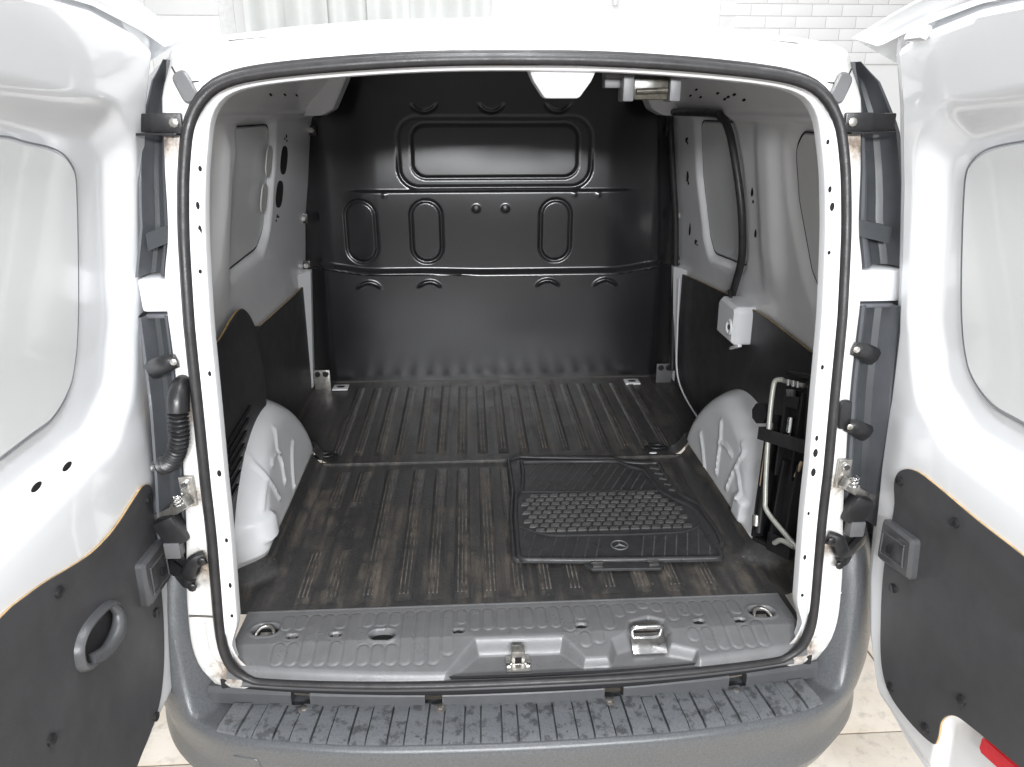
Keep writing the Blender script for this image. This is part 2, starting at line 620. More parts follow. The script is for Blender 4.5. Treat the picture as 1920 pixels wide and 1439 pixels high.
for k in range(6):
    xs = np.linspace(0, 0.29, 12)
    zz = np.array([0.02, 1.4, 2.9])
    ph = k * 1.7
    Pp = np.array([[[-0.80 + k * 0.28 + x, -0.03 - 0.02 * (k % 2) + 0.010 * math.sin(x * 34 + ph) + 0.004 * math.sin(z * 3 + x * 9), z] for z in zz] for x in xs])
    Pb = Pp + np.array([0, 0.004, 0])
    V = np.vstack([Pp.reshape(-1, 3), Pb.reshape(-1, 3)]); nn = 12 * 3
    F = []
    for i in range(11):
        for j in range(2):
            a = (i * 3 + j, (i + 1) * 3 + j, (i + 1) * 3 + j + 1, i * 3 + j + 1)
            F.append(a); F.append(tuple(q + nn for q in reversed(a)))
    for j in range(2):
        F.append((j, j + 1, nn + j + 1, nn + j)); F.append((33 + j, nn + 33 + j, nn + 34 + j, 34 + j))
    mesh_obj('strip', V, F, 'sheet', curt)
box('top_rail', (0.05, -0.04, 2.93), (1.8, 0.05, 0.06), 'steel', curt, b=0.004)
pipe = tube('wall_pipe', [(0.98, WY - 0.03, 2.33), (0.98, WY - 0.03, 3.3)], 0.018, 'panel_white', n=12)
tag(pipe, 'thin white pipe running up the wall above the van roof', 'pipe')

# ================================================================== THE VAN
van = empty('delivery_van', (0, 0, 0))
tag(van, 'white panel van seen from behind with both rear doors swung open', 'van')

ip = np.interp
def Yr(x, z):
    """rear plane of the van: leans forward at the top, bowed in plan"""
    return ip(z, [.45, .6, 1.0, 1.3, 1.55, 1.78], [-.05, -.045, -.03, 0, .045, .11]) - .05 * (1 - np.minimum(1, (np.asarray(x) / .65) ** 2))

half = [(0, 1.732), (.15, 1.730), (.30, 1.722), (.43, 1.710), (.495, 1.696), (.532, 1.672), (.556, 1.633), (.567, 1.58), (.577, 1.485), (.581, 1.41), (.584, 1.275), (.586, 1.12),
        (.590, .92), (.596, .8), (.602, .69), (.600, .635), (.585, .595), (.555, .572), (.51, .566), (.27, .566), (0, .569)]
full = half + [(-x, z) for x, z in reversed(half[1:-1])]
loop = resample(cr(full, 6, True), 260, True)          # clockwise seen from behind (+x first)
if area2(loop) < 0:
    loop = loop[::-1]
def loop3(P, dy=0.0):
    return np.stack([P[:, 0], Yr(P[:, 0], P[:, 1]) + dy, P[:, 1]], 1)

# --- rear frame: painted ring between the seal and the outer skin
ohalf = [(0, 1.798), (.25, 1.794), (.43, 1.782), (.54, 1.772), (.596, 1.760), (.614, 1.738), (.613, 1.63), (.617, 1.46), (.632, 1.372), (.631, 1.26), (.632, 1.14), (.640, 1.0), (.650, .9), (.663, .8), (.672, .72), (.675, .62), (.655, .555), (.60, .528), (.3, .522), (0, .524)]
ofull = np.array(ohalf + [(-x, z) for x, z in reversed(ohalf[1:-1])])
ofull = cr(ofull, 4, True)
def ray_hit(c, d, P):
    best = None
    for i in range(len(P)):
        a = P[i]; b = P[(i + 1) % len(P)]
        e = b - a
        det = d[0] * (-e[1]) - d[1] * (-e[0])
        if abs(det) < 1e-12: continue
        r_ = a - c
        t = (r_[0] * (-e[1]) - r_[1] * (-e[0])) / det
        s_ = (d[0] * r_[1] - d[1] * r_[0]) / det
        if t > 0 and -1e-6 <= s_ <= 1 + 1e-6 and (best is None or t < best): best = t
    return c + d * best
outer = []
for p in loop:
    cz = np.clip(p[1], 0.85, 1.5)
    c = np.array([0.0, cz]) if abs(p[0]) > 0.3 else np.array([p[0], 1.1])
    outer.append(ray_hit(c, p - c, ofull))
outer = np.array(outer)
rows = []
for (k, dy) in ((-0.15, 0.012), (0.2, 0.012), (0.45, 0.013), (0.75, 0.012), (0.93, 0.014), (1.0, 0.021), (1.03, 0.032), (1.04, 0.06)):
    P = loop + (outer - loop) * k
    top = ss(1.66, 1.74, P[:, 1])                       # the header rolls forward into the roof
    rows.append(loop3(P, 0) + np.stack([0 * P[:, 0], dy + top * max(0, k) ** 2 * 0.045, 0 * P[:, 0]], 1))
# soft swages pressed into the pillars
G = np.stack(rows, 1)
rear_frame = grid_obj('rear_frame', G, 'pillar', van, closed_u=True, sharp=60)
fix_normals(rear_frame)
rear_frame.data.materials.append(M['seam'])              # black faces hold the shade of the gap under the sill
for p_ in rear_frame.data.polygons:
    if p_.center.z < .590 and abs(p_.center.x) < .572: p_.material_index = 1

# --- the black rubber seal round the opening (two lips)
sp = loop3(loop, -0.004)
srad = 0.0110 - 0.0035 * ss(.60, .575, loop[:, 1])
tube('door_seal', sp, srad, 'rubber', van, n=10, closed=True, up=(0, 1, 0), sx=1.1, sy=0.9)
sp2 = loop3(offset_poly(loop, -0.010), 0.006)
tube('seal_lip', sp2, 0.006, 'rubber', van, n=8, closed=True, up=(0, 1, 0))

# --- painted inner return of the opening
def ring_row(ins, dy):
    cx = offset_poly(loop, 1.0) - loop                  # unit-ish inward vectors
    top = ss(1.60, 1.71, loop[:, 1]); bot = ss(0.70, 0.60, loop[:, 1])
    k = 1 - 0.45 * top - 0.9 * bot
    P = loop + cx * (ins * k)[:, None]
    P[:, 1] -= 0.030 * ss(.004, .02, ins) * ss(0.62, 0.575, loop[:, 1])
    return np.stack([P[:, 0], Yr(loop[:, 0], loop[:, 1]) + dy * (1 + 0.2 * top), P[:, 1]], 1)
prof = [(0.004, -0.004), (0.008, -0.006), (0.0105, -0.005), (0.0125, 0.0), (0.0135, 0.005), (0.0155, 0.0075), (0.0265, 0.0090), (0.0285, 0.0105), (0.0295, 0.015), (0.0295, 0.036)]
Gf = np.stack([ring_row(a, b) for a, b in prof], 1)
opening = grid_obj('opening_frame', Gf, 'inner_paint', van, closed_u=True, sharp=50)
fix_normals(opening)
opening.data.materials.append(M['moulding'])
for p_ in opening.data.polygons:
    if p_.center.z < .580 and abs(p_.center.x) < .56: p_.material_index = 1
def frame_hole(side, z, f, r, r2=None):
    hx = ip(z, [.6, .69, .8, .92, 1.12, 1.275, 1.41, 1.485, 1.58, 1.633], [.60, .602, .596, .590, .586, .584, .581, .577, .567, .556])
    f = 0.0210 + (f - 0.034) * 0.6
    x = side * (hx - f)
    disc_at('drain_hole', (x, Yr(hx, z) + 0.0076 + (f - 0.0155) * 0.136, z), (side * -0.1, -1, 0), r, 0.0012, 'hole', opening, 10, r2)
for s_, lst in ((1, [(1.60, .031, .0028, .0045), (1.52, .036, .003, .006), (1.49, .031, .004, .008), (1.41, .038, .003, .004), (1.20, .036, .003, .005), (1.06, .034, .003, .006), (1.03, .034, .0045, .009), (0.99, .035, .0045, .009), (0.90, .036, .0025, .004), (0.80, .036, .003, .006), (0.71, .034, .003, .004)]),
                (-1, [(1.56, .034, .003, .005), (1.50, .030, .003, .007), (1.46, .035, .003, .008), (1.39, .031, .003, .004), (1.21, .035, .003, .005), (1.02, .035, .004, .007), (0.88, .036, .003, .005), (0.78, .036, .003, .006), (0.71, .034, .003, .004)])):
    for (z, f, r1, r2) in lst:
        frame_hole(s_, z, f, r1, r2)
# pressed dimples on the frame
for s_ in (-1, 1):
    for z in (1.43, 1.205):
        hx = ip(z, [1.12, 1.275, 1.41, 1.485], [.586, .584, .581, .577])
        P = cr([(s_ * (hx - 0.0212 + 0.0048 * math.cos(a)), Yr(hx, z) + 0.0084, z + 0.030 * math.sin(a)) for a in np.linspace(0, 2 * math.pi, 12, endpoint=False)], 3, True)
        tube('pressed_dimple', P, 0.0016, 'inner_paint', opening, n=6, closed=True, up=(0, 1, 0))

# --- roof and outer body sides
def roof_z(x, y):
    crown = ip(np.abs(x), [0, .25, .43, .56, .62, .66, .70], [1.811, 1.806, 1.793, 1.774, 1.757, 1.73, 1.69])
    return crown + 0.020 * ss(0.15, 1.2, y)
xs = np.r_[np.linspace(-.70, -.5, 13), np.linspace(-.46, .46, 24), np.linspace(.5, .70, 13)]
ys = np.array([.120, .128, .138, .155, .2, .3, .5, .9, 1.5, 2.2, 3.0])
Gr = np.zeros((len(xs), len(ys), 3))
for j, y in enumerate(ys):
    dz = ip(y, [.120, .128, .138, .155, .2], [-.060, -.040, -.022, -.009, 0])
    Gr[:, j] = np.stack([xs, y + 0.048 * (np.abs(xs) / .65) ** 2 * ip(y, [.12, .5], [1, 0]) + .002, roof_z(xs, y) + dz], 1)
roof = grid_obj('roof', Gr, 'paint', van, sharp=60)
fix_normals(roof)
# thin panel joints at the upper corners
for s_ in (-1, 1):
    pts = [(s_ * x, Yr(x, z) + 0.0112 + ss(1.66, 1.74, z) * 0.010, z) for x, z in ((.592, 1.722), (.583, 1.708), (.570, 1.700), (.552, 1.698), (.535, 1.700))]
    tube('panel_joint', cr(pts, 5), 0.0014, 'seam', rear_frame, n=6)
for s_ in (-1, 1):
    zz = np.array([1.73, 1.70, 1.6, 1.45, 1.3, 1.15, 1.0, .85, .7, .55, .4, .3])
    xx = np.array([.66, .685, .735, .79, .835, .86, .872, .878, .878, .87, .85, .82])
    yy = np.array([.10, .13, .2, .4, .9, 1.6, 3.0])
    Gs = np.zeros((len(zz), len(yy), 3))
    for j, y in enumerate(yy):
        tuck = ip(y, [.10, .13, .2, .4], [.05, .025, .008, 0])
        Gs[:, j] = np.stack([s_ * (xx - tuck), y + 0.0 * xx + ip(zz, [.3, 1.3, 1.73], [0, .02, .06]), zz], 1)
    bs_ = grid_obj('body_side', Gs, 'paint', van, sharp=60)
    fix_normals(bs_)

# --- tail lamps: dark channels outboard of the pillars
def pil_x(z):
    return ip(z, [.55, .62, .72, .8, .9, 1.0, 1.14, 1.26, 1.372, 1.46, 1.63, 1.72], [.655, .675, .672, .663, .650, .640, .632, .631, .632, .617, .612, .606])
def lamp(s_, z0, z1, outs, name='tail_lamp'):
    n = 22
    zs = np.linspace(z0, z1, n)
    pf = [(0.006, 0.055), (0.012, 0.030), (0.020, 0.034), (0.034, 0.052), (0.042, 0.066), (0.060, 0.070), (0.072, 0.066), (0.080, 0.045), (0.086, 0.028), (0.094, 0.028), (0.102, 0.045), (0.112, 0.10), (0.118, 0.20)]
    Gl = np.zeros((n, len(pf), 3))
    for i, z in enumerate(zs):
        k = ip(z, [.55, 1.3, 1.5, 1.62, 1.70, 1.735], [1.1, 1.1, 1.0, 0.85, 0.5, 0.12]) * outs
        for j, (a, b) in enumerate(pf):
            x = pil_x(z) + a * k
            Gl[i, j] = (s_ * x, Yr(0.65, z) + b, z)
    o = grid_obj(name, Gl, 'lampgrey', van, sharp=25)
    o.data.materials.append(M['lampdark'])
    nv = len(pf) - 1
    for q, pl in enumerate(o.data.polygons):
        if (q % nv) in (3, 4, 5): pl.material_index = 1
    fix_normals(o)
    return o
def ledge(lamp_o, s_, z, drop=0.016):
    x0 = pil_x(z)
    wd_ = .045 if s_ < 0 else .072
    mb = MB()
    V = []
    for (x, y, dz) in ((x0 + .004, .020, 0), (x0 + wd_, .026, -drop), (x0 + wd_ + .003, .07, -drop), (x0 + .004, .07, 0)):
        for h in (0, -0.030 if y < 0.03 else -0.028):
            V.append((s_ * x, Yr(.65, z) + y, z + dz + h))
    F = [(0, 2, 4, 6), (1, 7, 5, 3), (0, 1, 3, 2), (2, 3, 5, 4), (4, 5, 7, 6), (6, 7, 1, 0)]
    mb.add(V, F)
    return mb.build('ledge', 'lampdark', lamp_o)
for s_ in (-1, 1):
    up = lamp(s_, 1.375, 1.735, .55 if s_ < 0 else 1.0)
    up['label'] = 'upper lamp housing, %s of the opening' % ('left' if s_ < 0 else 'right')
    ledge(up, s_, 1.465)
    lo = lamp(s_, 0.84, 1.305, .55 if s_ < 0 else .9)
    lo['label'] = 'lower lamp housing, %s of the opening' % ('left' if s_ < 0 else 'right')
    # cap of the lower lamp and the painted shelf between them
    x0 = pil_x(1.31)
    box('lamp_shelf', (s_ * (x0 + (.028 if s_ < 0 else .050)), Yr(.65, 1.34) + .085, 1.340), (.056 if s_ < 0 else .10, .09, .062), 'paint', rear_frame, b=.008)
    box('lamp_cap', (s_ * (x0 + (.028 if s_ < 0 else .045)), Yr(.65, 1.3) + .080, 1.302), (.045 if s_ < 0 else .075, .07, .008), 'lampgrey', lo, b=.003)
    # screw tabs
    for (z, dz) in ((1.235, -.03), (1.085, -.035)) if s_ > 0 else ((1.235, -.03),):
        P = [(s_ * (pil_x(z) - .012), Yr(.62, z) + .003, z), (s_ * (pil_x(z) + .012), Yr(.62, z) + .006, z + dz * .25), (s_ * (pil_x(z) + .05), Yr(.65, z) + .035, z + dz)]
        tube('screw_tab', cr(P, 5), np.linspace(.013, .019, 11), 'black', lo, n=8, up=(0, 1, 0), sx=.55)
        disc_at('screw', (s_ * (pil_x(z) - .010), Yr(.62, z) - .004, z), (0, -1, 0), .006, .003, 'steel', lo, 8)

# --- hinges, check straps, plugs on the pillars
for s_ in (-1, 1):
    z = 1.633
    hg = MB()
    y = float(Yr(.6, z))
    hg.box((s_ * .600, y + .006, z), (.052, .010, .032), b=.003)
    hg.box((s_ * .648, y + .020, z), (.06, .012, .030), rotE(0, 0, s_ * 18), b=.003)
    hg.box((s_ * .622, y - .003, z - .018), (.088, .016, .004), rotE(0, 0, s_ * 8), b=.001)
    h = hg.build('hinge', 'black', van); h['label'] = 'upper black door hinge'
    disc_at('hinge_bolt', (s_ * .586, y + .001, z), (0, -1, 0), .008, .005, 'steel', h, 8)
    # lower hinge: bent arm with two eyes
    z = 0.838; y = float(Yr(.62, z))
    hg = MB()
    arm = cr([(s_ * .614, y + .002, z + .008), (s_ * .632, y - .004, z + .002), (s_ * .655, y + .002, z - .030), (s_ * .72, y + .06, z - .034)], 6)
    hg.tube(arm, np.linspace(.015, .017, len(arm)), n=8, up=(0, 1, 0), sx=.6)
    hg.tube(cr([(s_ * .642, y + .002, z - .052), (s_ * .66, y + .002, z - .045), (s_ * .70, y + .05, z - .04)], 6), .012, n=8, up=(0, 1, 0), sx=.6)
    h = hg.build('hinge', 'black', van); h['label'] = 'lower black door hinge with two bolts'
    disc_at('hinge_bolt', (s_ * .616, y - .008, z + .007), (0, -1, 0), .0085, .006, 'black', h, 8)
    disc_at('hinge_bolt', (s_ * .643, y - .006, z - .052), (0, -1, 0), .0085, .006, 'black', h, 8)
    box('hinge_block', (s_ * .672, y + .012, z + .025), (.030, .026, .034), 'moulding', h, b=.003)
    # check strap
    z = 0.985; y = float(Yr(.63, z))
    cs = MB()
    cs.box((s_ * .628, y + .004, z), (.026, .008, .062), b=.002)
    h = cs.build('check_strap', 'steel', van)
    disc_at('strap_bolt', (s_ * .628, y - .001, z + .018), (0, -1, 0), .0075, .006, 'chrome', h, 8)
    disc_at('strap_bolt', (s_ * .626, y - .001, z - .022), (0, -1, 0), .0065, .005, 'steel', h, 8)
    tube('strap_arm', [(s_ * .640, y - .010, z - .024), (s_ * .675, y + .012, z - .050), (s_ * .745, y + .07, z - .10)], .009, 'steel', h, n=4, up=(0, 1, 0), sx=.4)
    box('strap_body', (s_ * .640, y - .006, z - .022), (.042, .018, .022), 'steel', h, rot=rotE(0, s_ * 36, s_ * 26), b=.003)
    hel = [(s_ * (.640) + .008 * math.cos(t), y - .018 + .008 * math.sin(t), z - .020 + .0012 * t) for t in np.linspace(0, 10 * math.pi / 1.6, 60)]
    tube('strap_spring', hel, .0017, 'chrome', h, n=6)
    box('dark_opening', (s_ * .672, y + .010, z - .085), (.044, .03, .060), 'black', h, rot=rotE(0, s_ * 24, 0), b=.006)  # black block stands for the dark opening below the strap
    # rubber door stop near the top corner
    a = rpoly([(-.014, -.027), (.014, -.027), (.014, .027), (-.014, .027)], .0135)
    th = R(28) * -s_
    def fm(u, v, hh, s_=s_, th=th):
        x = s_ * .566 + (u * math.cos(th) - v * math.sin(th)); zz_ = 1.690 + u * math.sin(th) + v * math.cos(th)
        return (x, float(Yr(x, zz_)) + .012 - hh, zz_)
    panel('door_stop', a, fm, .008, 'sill', van, spacing=.012, bev=.003)
for s_ in (-1, 1):
    # welded joint and pressed bead low on each pillar
    P = [(x * s_, float(Yr(x, .705)) + .0115, .705) for x in np.linspace(.615, .668, 8)]
    tube('weld_joint', P, .0022, 'ridge' if s_ < 0 else 'panel_white', rear_frame, n=6)
    P = cr([(s_ * x, float(Yr(x, z)) + .0115, z) for x, z in ((.640, .690), (.640, .640), (.636, .612), (.622, .590), (.618, .572))], 6)
    tube('pressed_bead', P, .0032, 'pillar', rear_frame, n=6)
    disc_at('round_plug', (s_ * .640, float(Yr(.64, .572)) + .0125, .572), (0, -1, 0), .012, .002, 'pillar', rear_frame, 16)
# oval rubber grommet low on the right pillar
def fm(u, v, hh):
    x = .617 + u; z = 1.105 + v
    return (x, float(Yr(x, z)) + .010 - hh, z)
panel('grommet', rpoly([(-.013, -.029), (.013, -.029), (.013, .029), (-.013, .029)], .013), fm, .008, 'black', van, spacing=.01, bev=.003)

# --- corrugated wiring conduit on the left pillar
P = cr([(-.614, .02, 1.190), (-.615, -.014, 1.190), (-.616, -.034, 1.172), (-.618, -.042, 1.140), (-.621, -.042, 1.110), (-.628, -.038, 1.085), (-.642, -.028, 1.058), (-.662, -.010, 1.035), (-.70, .03, 1.01)], 30)
P = resample(P, 220)
d = np.r_[0, np.cumsum(np.linalg.norm(np.diff(P, axis=0), axis=1))]
r = np.where(d < .085, .0155 + .004 * ss(.02, .07, d), .0150 + .0034 * np.sin(d * 2 * math.pi / .0080))
cd = tube('wiring_conduit', P, r, 'black', van, n=14)
cd['label'] = 'black corrugated wiring conduit'

# ================================================================== CARGO BAY
BY = 1.56                                               # bulkhead plane
def W(z):
    return ip(z, [.5, .6, 1.09, 1.27, 1.58, 1.62, 1.66, 1.75, 1.765], [.738, .738, .724, .707, .655, .645, .615, .530, .50])

# window blanks pressed into the inner walls: (y, z) outlines
def on_wall(s_, off=0.0):
    return lambda u, v, h: (s_ * (float(W(v)) - off - h), u, v)
blanks = {1: [rpoly([(.84, 1.215), (1.16, 1.195), (1.215, 1.25), (1.245, 1.44), (1.225, 1.615), (.90, 1.618), (.84, 1.50)], .05),
              rpoly([(.12, 1.235), (.35, 1.235), (.415, 1.29), (.478, 1.45), (.49, 1.57), (.44, 1.605), (.12, 1.605)], .05)],
          -1: [rpoly([(.60, 1.255), (.95, 1.265), (1.02, 1.31), (1.035, 1.50), (1.02, 1.61), (.66, 1.612), (.60, 1.5)], .05),
               rpoly([(.13, 1.20), (.40, 1.19), (.47, 1.30), (.50, 1.45), (.50, 1.60), (.13, 1.61)], .06)]}
for s_ in (-1, 1):
    ys = np.r_[np.arange(.055, 1.60, .0125)]
    zs = np.r_[np.arange(.56, 1.62, .0125), np.arange(1.62, 1.766, .006)]
    YY, ZZ = np.meshgrid(ys, zs, indexing='ij')
    h = np.zeros_like(YY)                                # inward height
    for k, b in enumerate(blanks[s_]):
        d = poly_sdf(b, YY, ZZ)
        h -= 0.022 * ss(.030, .002, d)
    # swelling posts between the panels, roof rail bead
    h += 0.018 * ss(.10, .02, np.abs(YY - (.62 if s_ > 0 else .555))) * ss(1.15, 1.3, ZZ) * ss(1.66, 1.55, ZZ)
    h += 0.010 * ss(.012, .004, np.abs(ZZ - 1.635 + 0.0 * YY))
    X = s_ * (W(ZZ) - h)
    YY = np.maximum(YY, Yr(.65, ZZ) + .075)
    wl = grid_obj('side_wall', np.stack([X, YY, ZZ], 2), 'inner_paint', van, sharp=50)
    fix_normals(wl)
    wl['label'] = 'white inner wall, %s side of the cargo bay' % ('left' if s_ < 0 else 'right')
    for k, b in enumerate(blanks[s_]):
        bo = b if area2(b) > 0 else b[::-1]
        p = panel('window_blank', offset_poly(bo, .004), on_wall(s_, -.021), .006, 'panel_white', wl, spacing=.05, bev=.002)
        Pg = np.array([on_wall(s_, -.0175)(u, v, 0) for u, v in resample(bo, 120, True)])
        tube('window_gasket', Pg, .0018, 'seam', wl, n=6, closed=True)
    # posts at the bulkhead
    V = []
    for (z, a, b) in ((1.08, .690, .724), (.615, .722, .742)):
        V += [(s_ * a, BY - .02, z), (s_ * b, BY - .02, z), (s_ * b, BY - .12, z), (s_ * a, BY - .02 - .03, z)]
    F = [(0, 1, 2, 3), (7, 6, 5, 4)] + [(i, (i + 1) % 4, 4 + (i + 1) % 4, 4 + i) for i in range(4)]
    fix_normals(mesh_obj('wall_post', V, F, 'inner_paint', wl, smooth=False))

# details on the walls
WL = {o.name: o for o in van.children if o.name.startswith('side_wall')}
wall_l = [o for o in van.children if o.name.startswith('side_wall') and 'left' in o.get('label', '')][0]
wall_r = [o for o in van.children if o.name.startswith('side_wall') and 'right' in o.get('label', '')][0]
def slot(parent, s_, y, z, hy, hz, tilt=0.0, name='slot_hole', mat='hole'):
    a = rpoly([(-hy, -hz), (hy, -hz), (hy, hz), (-hy, hz)], min(hy, hz) * .98, 6)
    c, sn = math.cos(tilt), math.sin(tilt)
    a = np.stack([y + a[:, 0] * c - a[:, 1] * sn, z + a[:, 0] * sn + a[:, 1] * c], 1)
    panel(name, a, on_wall(s_, -.002), .0032, mat, parent, spacing=.05, bev=.0006)
slot(wall_l, -1, 1.175, 1.500, .046, .043, -.15)
slot(wall_l, -1, 1.140, 1.400, .046, .041, -.15)
slot(wall_l, -1, .985, 1.510, .034, .043, -.15, 'grey_oval', 'sheet')  # flat grey ovals in front of the window blank
slot(wall_l, -1, .950, 1.410, .034, .041, -.15, 'grey_oval', 'sheet')
for (y, z, r) in ((1.185, 1.572, .006), (1.165, 1.565, .004), (1.195, 1.558, .004), (1.125, 1.335, .006), (1.145, 1.330, .004), (1.115, 1.322, .004)):
    disc_at('small_hole', (-(W(z) + .001), y, z), (1, 0, 0), r, .003, 'hole', wall_l, 10)
for (y, z, r, r2) in ((1.36, 1.55, .009, .009), (1.345, 1.555, .004, .004), (1.35, 1.54, .004, .004), (1.38, 1.43, .011, .022), (1.378, 1.405, .005, .007), (1.40, 1.24, .008, .024),
                      (1.33, 1.205, .009, .009), (1.315, 1.21, .004, .004), (1.31, 1.198, .004, .004),
                      (.745, 1.44, .007, .012), (.742, 1.415, .004, .005), (.735, 1.33, .006, .012)):
    disc_at('small_hole', (W(z) - .0005 + .001, y, z), (-1, 0, 0), r, .003, 'hole', wall_r, 10, r2)
for (y, z) in ((1.09, 1.690), (1.00, 1.685), (.985, 1.705), (.82, 1.693), (.80, 1.678), (.76, 1.683), (.70, 1.688), (.66, 1.675)):
    mb = MB().box((W(z) - .001, y, z), (.004, .014, .010), rotE(0, 40, 0), b=.001)
    mb.build('rail_hole', 'hole', wall_r)
for (y, z) in ((1.05, 1.69), (.9, 1.69), (.75, 1.688)):
    MB().box((-(W(z) - .001), y, z), (.004, .008, .012), rotE(0, -40, 0), b=.001).build('rail_hole', 'hole', wall_l)

# sliding-door seal on the right wall and the thin pale wire beside it
pts = [(1.50, .66), (1.525, 1.055), (1.49, 1.50), (1.465, 1.605), (1.42, 1.637), (1.33, 1.640), (.93, 1.640), (.875, 1.63), (.838, 1.59), (.800, 1.493), (.778, 1.38), (.795, 1.25), (.835, 1.18), (.89, 1.10)]
P = [(W(z) - .022, y, z) for y, z in cr([np.array(p) for p in pts], 8)]
tube('sliding_door_seal', P, .0115, 'rubber', van, n=8, up=(1, 0, 0))
P = [(W(z) - .032, y, z) for y, z in cr([np.array(p) for p in [(1.43, 1.05), (1.42, .85), (1.40, .70), (1.30, .64), (1.05, .615), (.90, .608)]], 8)]
tube('edge_wire', P, .0032, 'lampgrey' if False else 'inner_paint', van, n=6)

# roof lining, arched, with the two white corner brackets at the bulkhead
xs = np.linspace(-.50, .50, 21); ys = np.linspace(.12, BY + .03, 12)
XX, YY = np.meshgrid(xs, ys, indexing='ij')
ZZ = 1.765 + .022 * (1 - (XX / .5) ** 2)
fix_normals(grid_obj('inner_roof', np.stack([XX, YY, ZZ], 2), 'inner_paint', van))
for s_ in (-1, 1):
    prof_ = rpoly([(.665, 1.625), (.575, 1.630), (.535, 1.650), (.470, 1.775), (.60, 1.775), (.66, 1.70)], .025)
    def fm(u, v, hh, s_=s_):
        return (s_ * u, BY - .10 - hh, v)
    panel('corner_bracket', prof_, fm, .10, 'inner_paint', van, spacing=.05, bev=.006)

# header: white striker cup and lamp
hd = MB()
V = []
for (z, y0, y1, hw) in ((1.735, .075, .14, .066), (1.700, .078, .135, .050), (1.672, .083, .13, .030)):
    V += [(-hw + .072, y0, z), (hw + .072, y0, z), (hw + .072, y1, z), (-hw + .072, y1, z)]
F = []
for k in range(2):
    F += [(k * 4 + i, k * 4 + (i + 1) % 4, k * 4 + 4 + (i + 1) % 4, k * 4 + 4 + i) for i in range(4)]
F += [(8, 9, 10, 11), (3, 2, 1, 0)]
hd.add(V, F)
o = hd.build('striker_cup', 'inner_paint', van)
bv = o.modifiers.new('bevel', 'BEVEL'); bv.width = .005; bv.segments = 3
disc_at('striker_boss', (.072, .0762, 1.697), (0, -1, -.05), .011, .002, 'paint', o, 18)
lampb = MB()
for dx in (-.042, .042):
    lampb.box((.235 + dx, .130, 1.690), (.020, .05, .046), rotE(0, 0, 0), b=.004)
lampb.box((.235, .150, 1.712), (.16, .04, .012), b=.003)
lampb.box((.180, .150, 1.700), (.05, .03, .020), b=.003)
lm = lampb.build('load_lamp', 'moulding', van)
box('lamp_glass', (.235, .128, 1.688), (.062, .03, .036), 'amber', lm, b=.004)
box('lamp_back', (.235, .150, 1.690), (.064, .02, .040), 'black', lm, b=.003)
tube('lamp_tube', [(.207, .108, 1.684), (.263, .108, 1.686)], .005, 'amber', lm, n=10)

# --- bulkhead: pressed sheet with beads and embossed fields
xs = np.arange(-.74, .7401, .0042); zs = np.arange(.585, 1.7851, .0042)
XX, ZZ = np.meshgrid(xs, zs, indexing='ij')
h = np.zeros_like(XX)                                    # towards the camera
ax = np.abs(XX)
lipz = 1.054 + .026 * ss(.45, .70, ax) - .006 * ss(-.30, -.02, XX)
upper = ss(-.010, .003, ZZ - lipz)
h += .040 * upper * ss(.735, .60, ax)
h += .016 * upper * ss(.60, .42, ax)
h += .017 * ss(.030, .004, ZZ - lipz) * upper * ss(.70, .62, ax)       # outward flange along the lower edge
crease = ss(1.372, 1.360, ZZ) * upper * ss(.56, .47, ax)
h += .010 * crease * ss(1.06, 1.36, ZZ)
h -= .020 * ss(1.36, 1.76, ZZ) * ss(.7, .5, ax)
def groove(d, w, dep):
    return -dep * ss(w * .62, w * .25, np.abs(d))
dw = rrect_sdf(XX, ZZ, .008, 1.500, .352, .122, .07)
di = rrect_sdf(XX, ZZ, .008, 1.505, .303, .092, .05)
bottom = ss(1.52, 1.42, ZZ)
h += groove(dw, .014, .0075) * (0.12 + .88 * bottom)
h += .003 * ss(.006, -.004, di) + groove(di, .012, .005) * (.35 + .65 * ss(1.47, 1.42, ZZ))
for cx in (-.495, -.252, .232):
    d = rrect_sdf(XX, ZZ, cx, 1.218, .056, .114, .055)
    h += groove(d, .0125, .0070)
for cx in (-.486, -.251, .211, .440):
    d = np.hypot(XX - cx, (ZZ - .965)) - .050
    h += .007 * ss(.009, .002, np.abs(d)) * ss(.985, 1.008, ZZ)
for cx in (-.245, -.005, .235):
    d = np.hypot(XX - cx, ZZ - 1.690) - .050
    h += groove(d, .012, .006) * ss(1.672, 1.648, ZZ)
for cx in (-.065, .043):
    d = np.hypot(XX - cx, ZZ - 1.302)
    h += .004 * ss(.018, .010, d)
h += .0022 * ss(.012, .004, np.hypot(XX + .40, ZZ - 1.352)) + .0022 * ss(.012, .004, np.hypot(XX - .39, ZZ - 1.350)) + .002 * ss(.012, .004, np.hypot(XX - .30, ZZ - 1.352))
h += .0012 * np.sin(XX * 9 + 1.0) * np.sin(ZZ * 7) * upper
h -= .03 * ss(.640, .735, ax)
keep = ~((XX[:-1, :-1] * XX[:-1, :-1] > (W(np.minimum(ZZ[:-1, :-1], 1.76)) + .012) ** 2))
YB = BY + .03 - h
bulk = grid_obj('bulkhead', np.stack([XX, YB, ZZ], 2), 'bulk', van, mask=keep, sharp=60)
fix_normals(bulk)
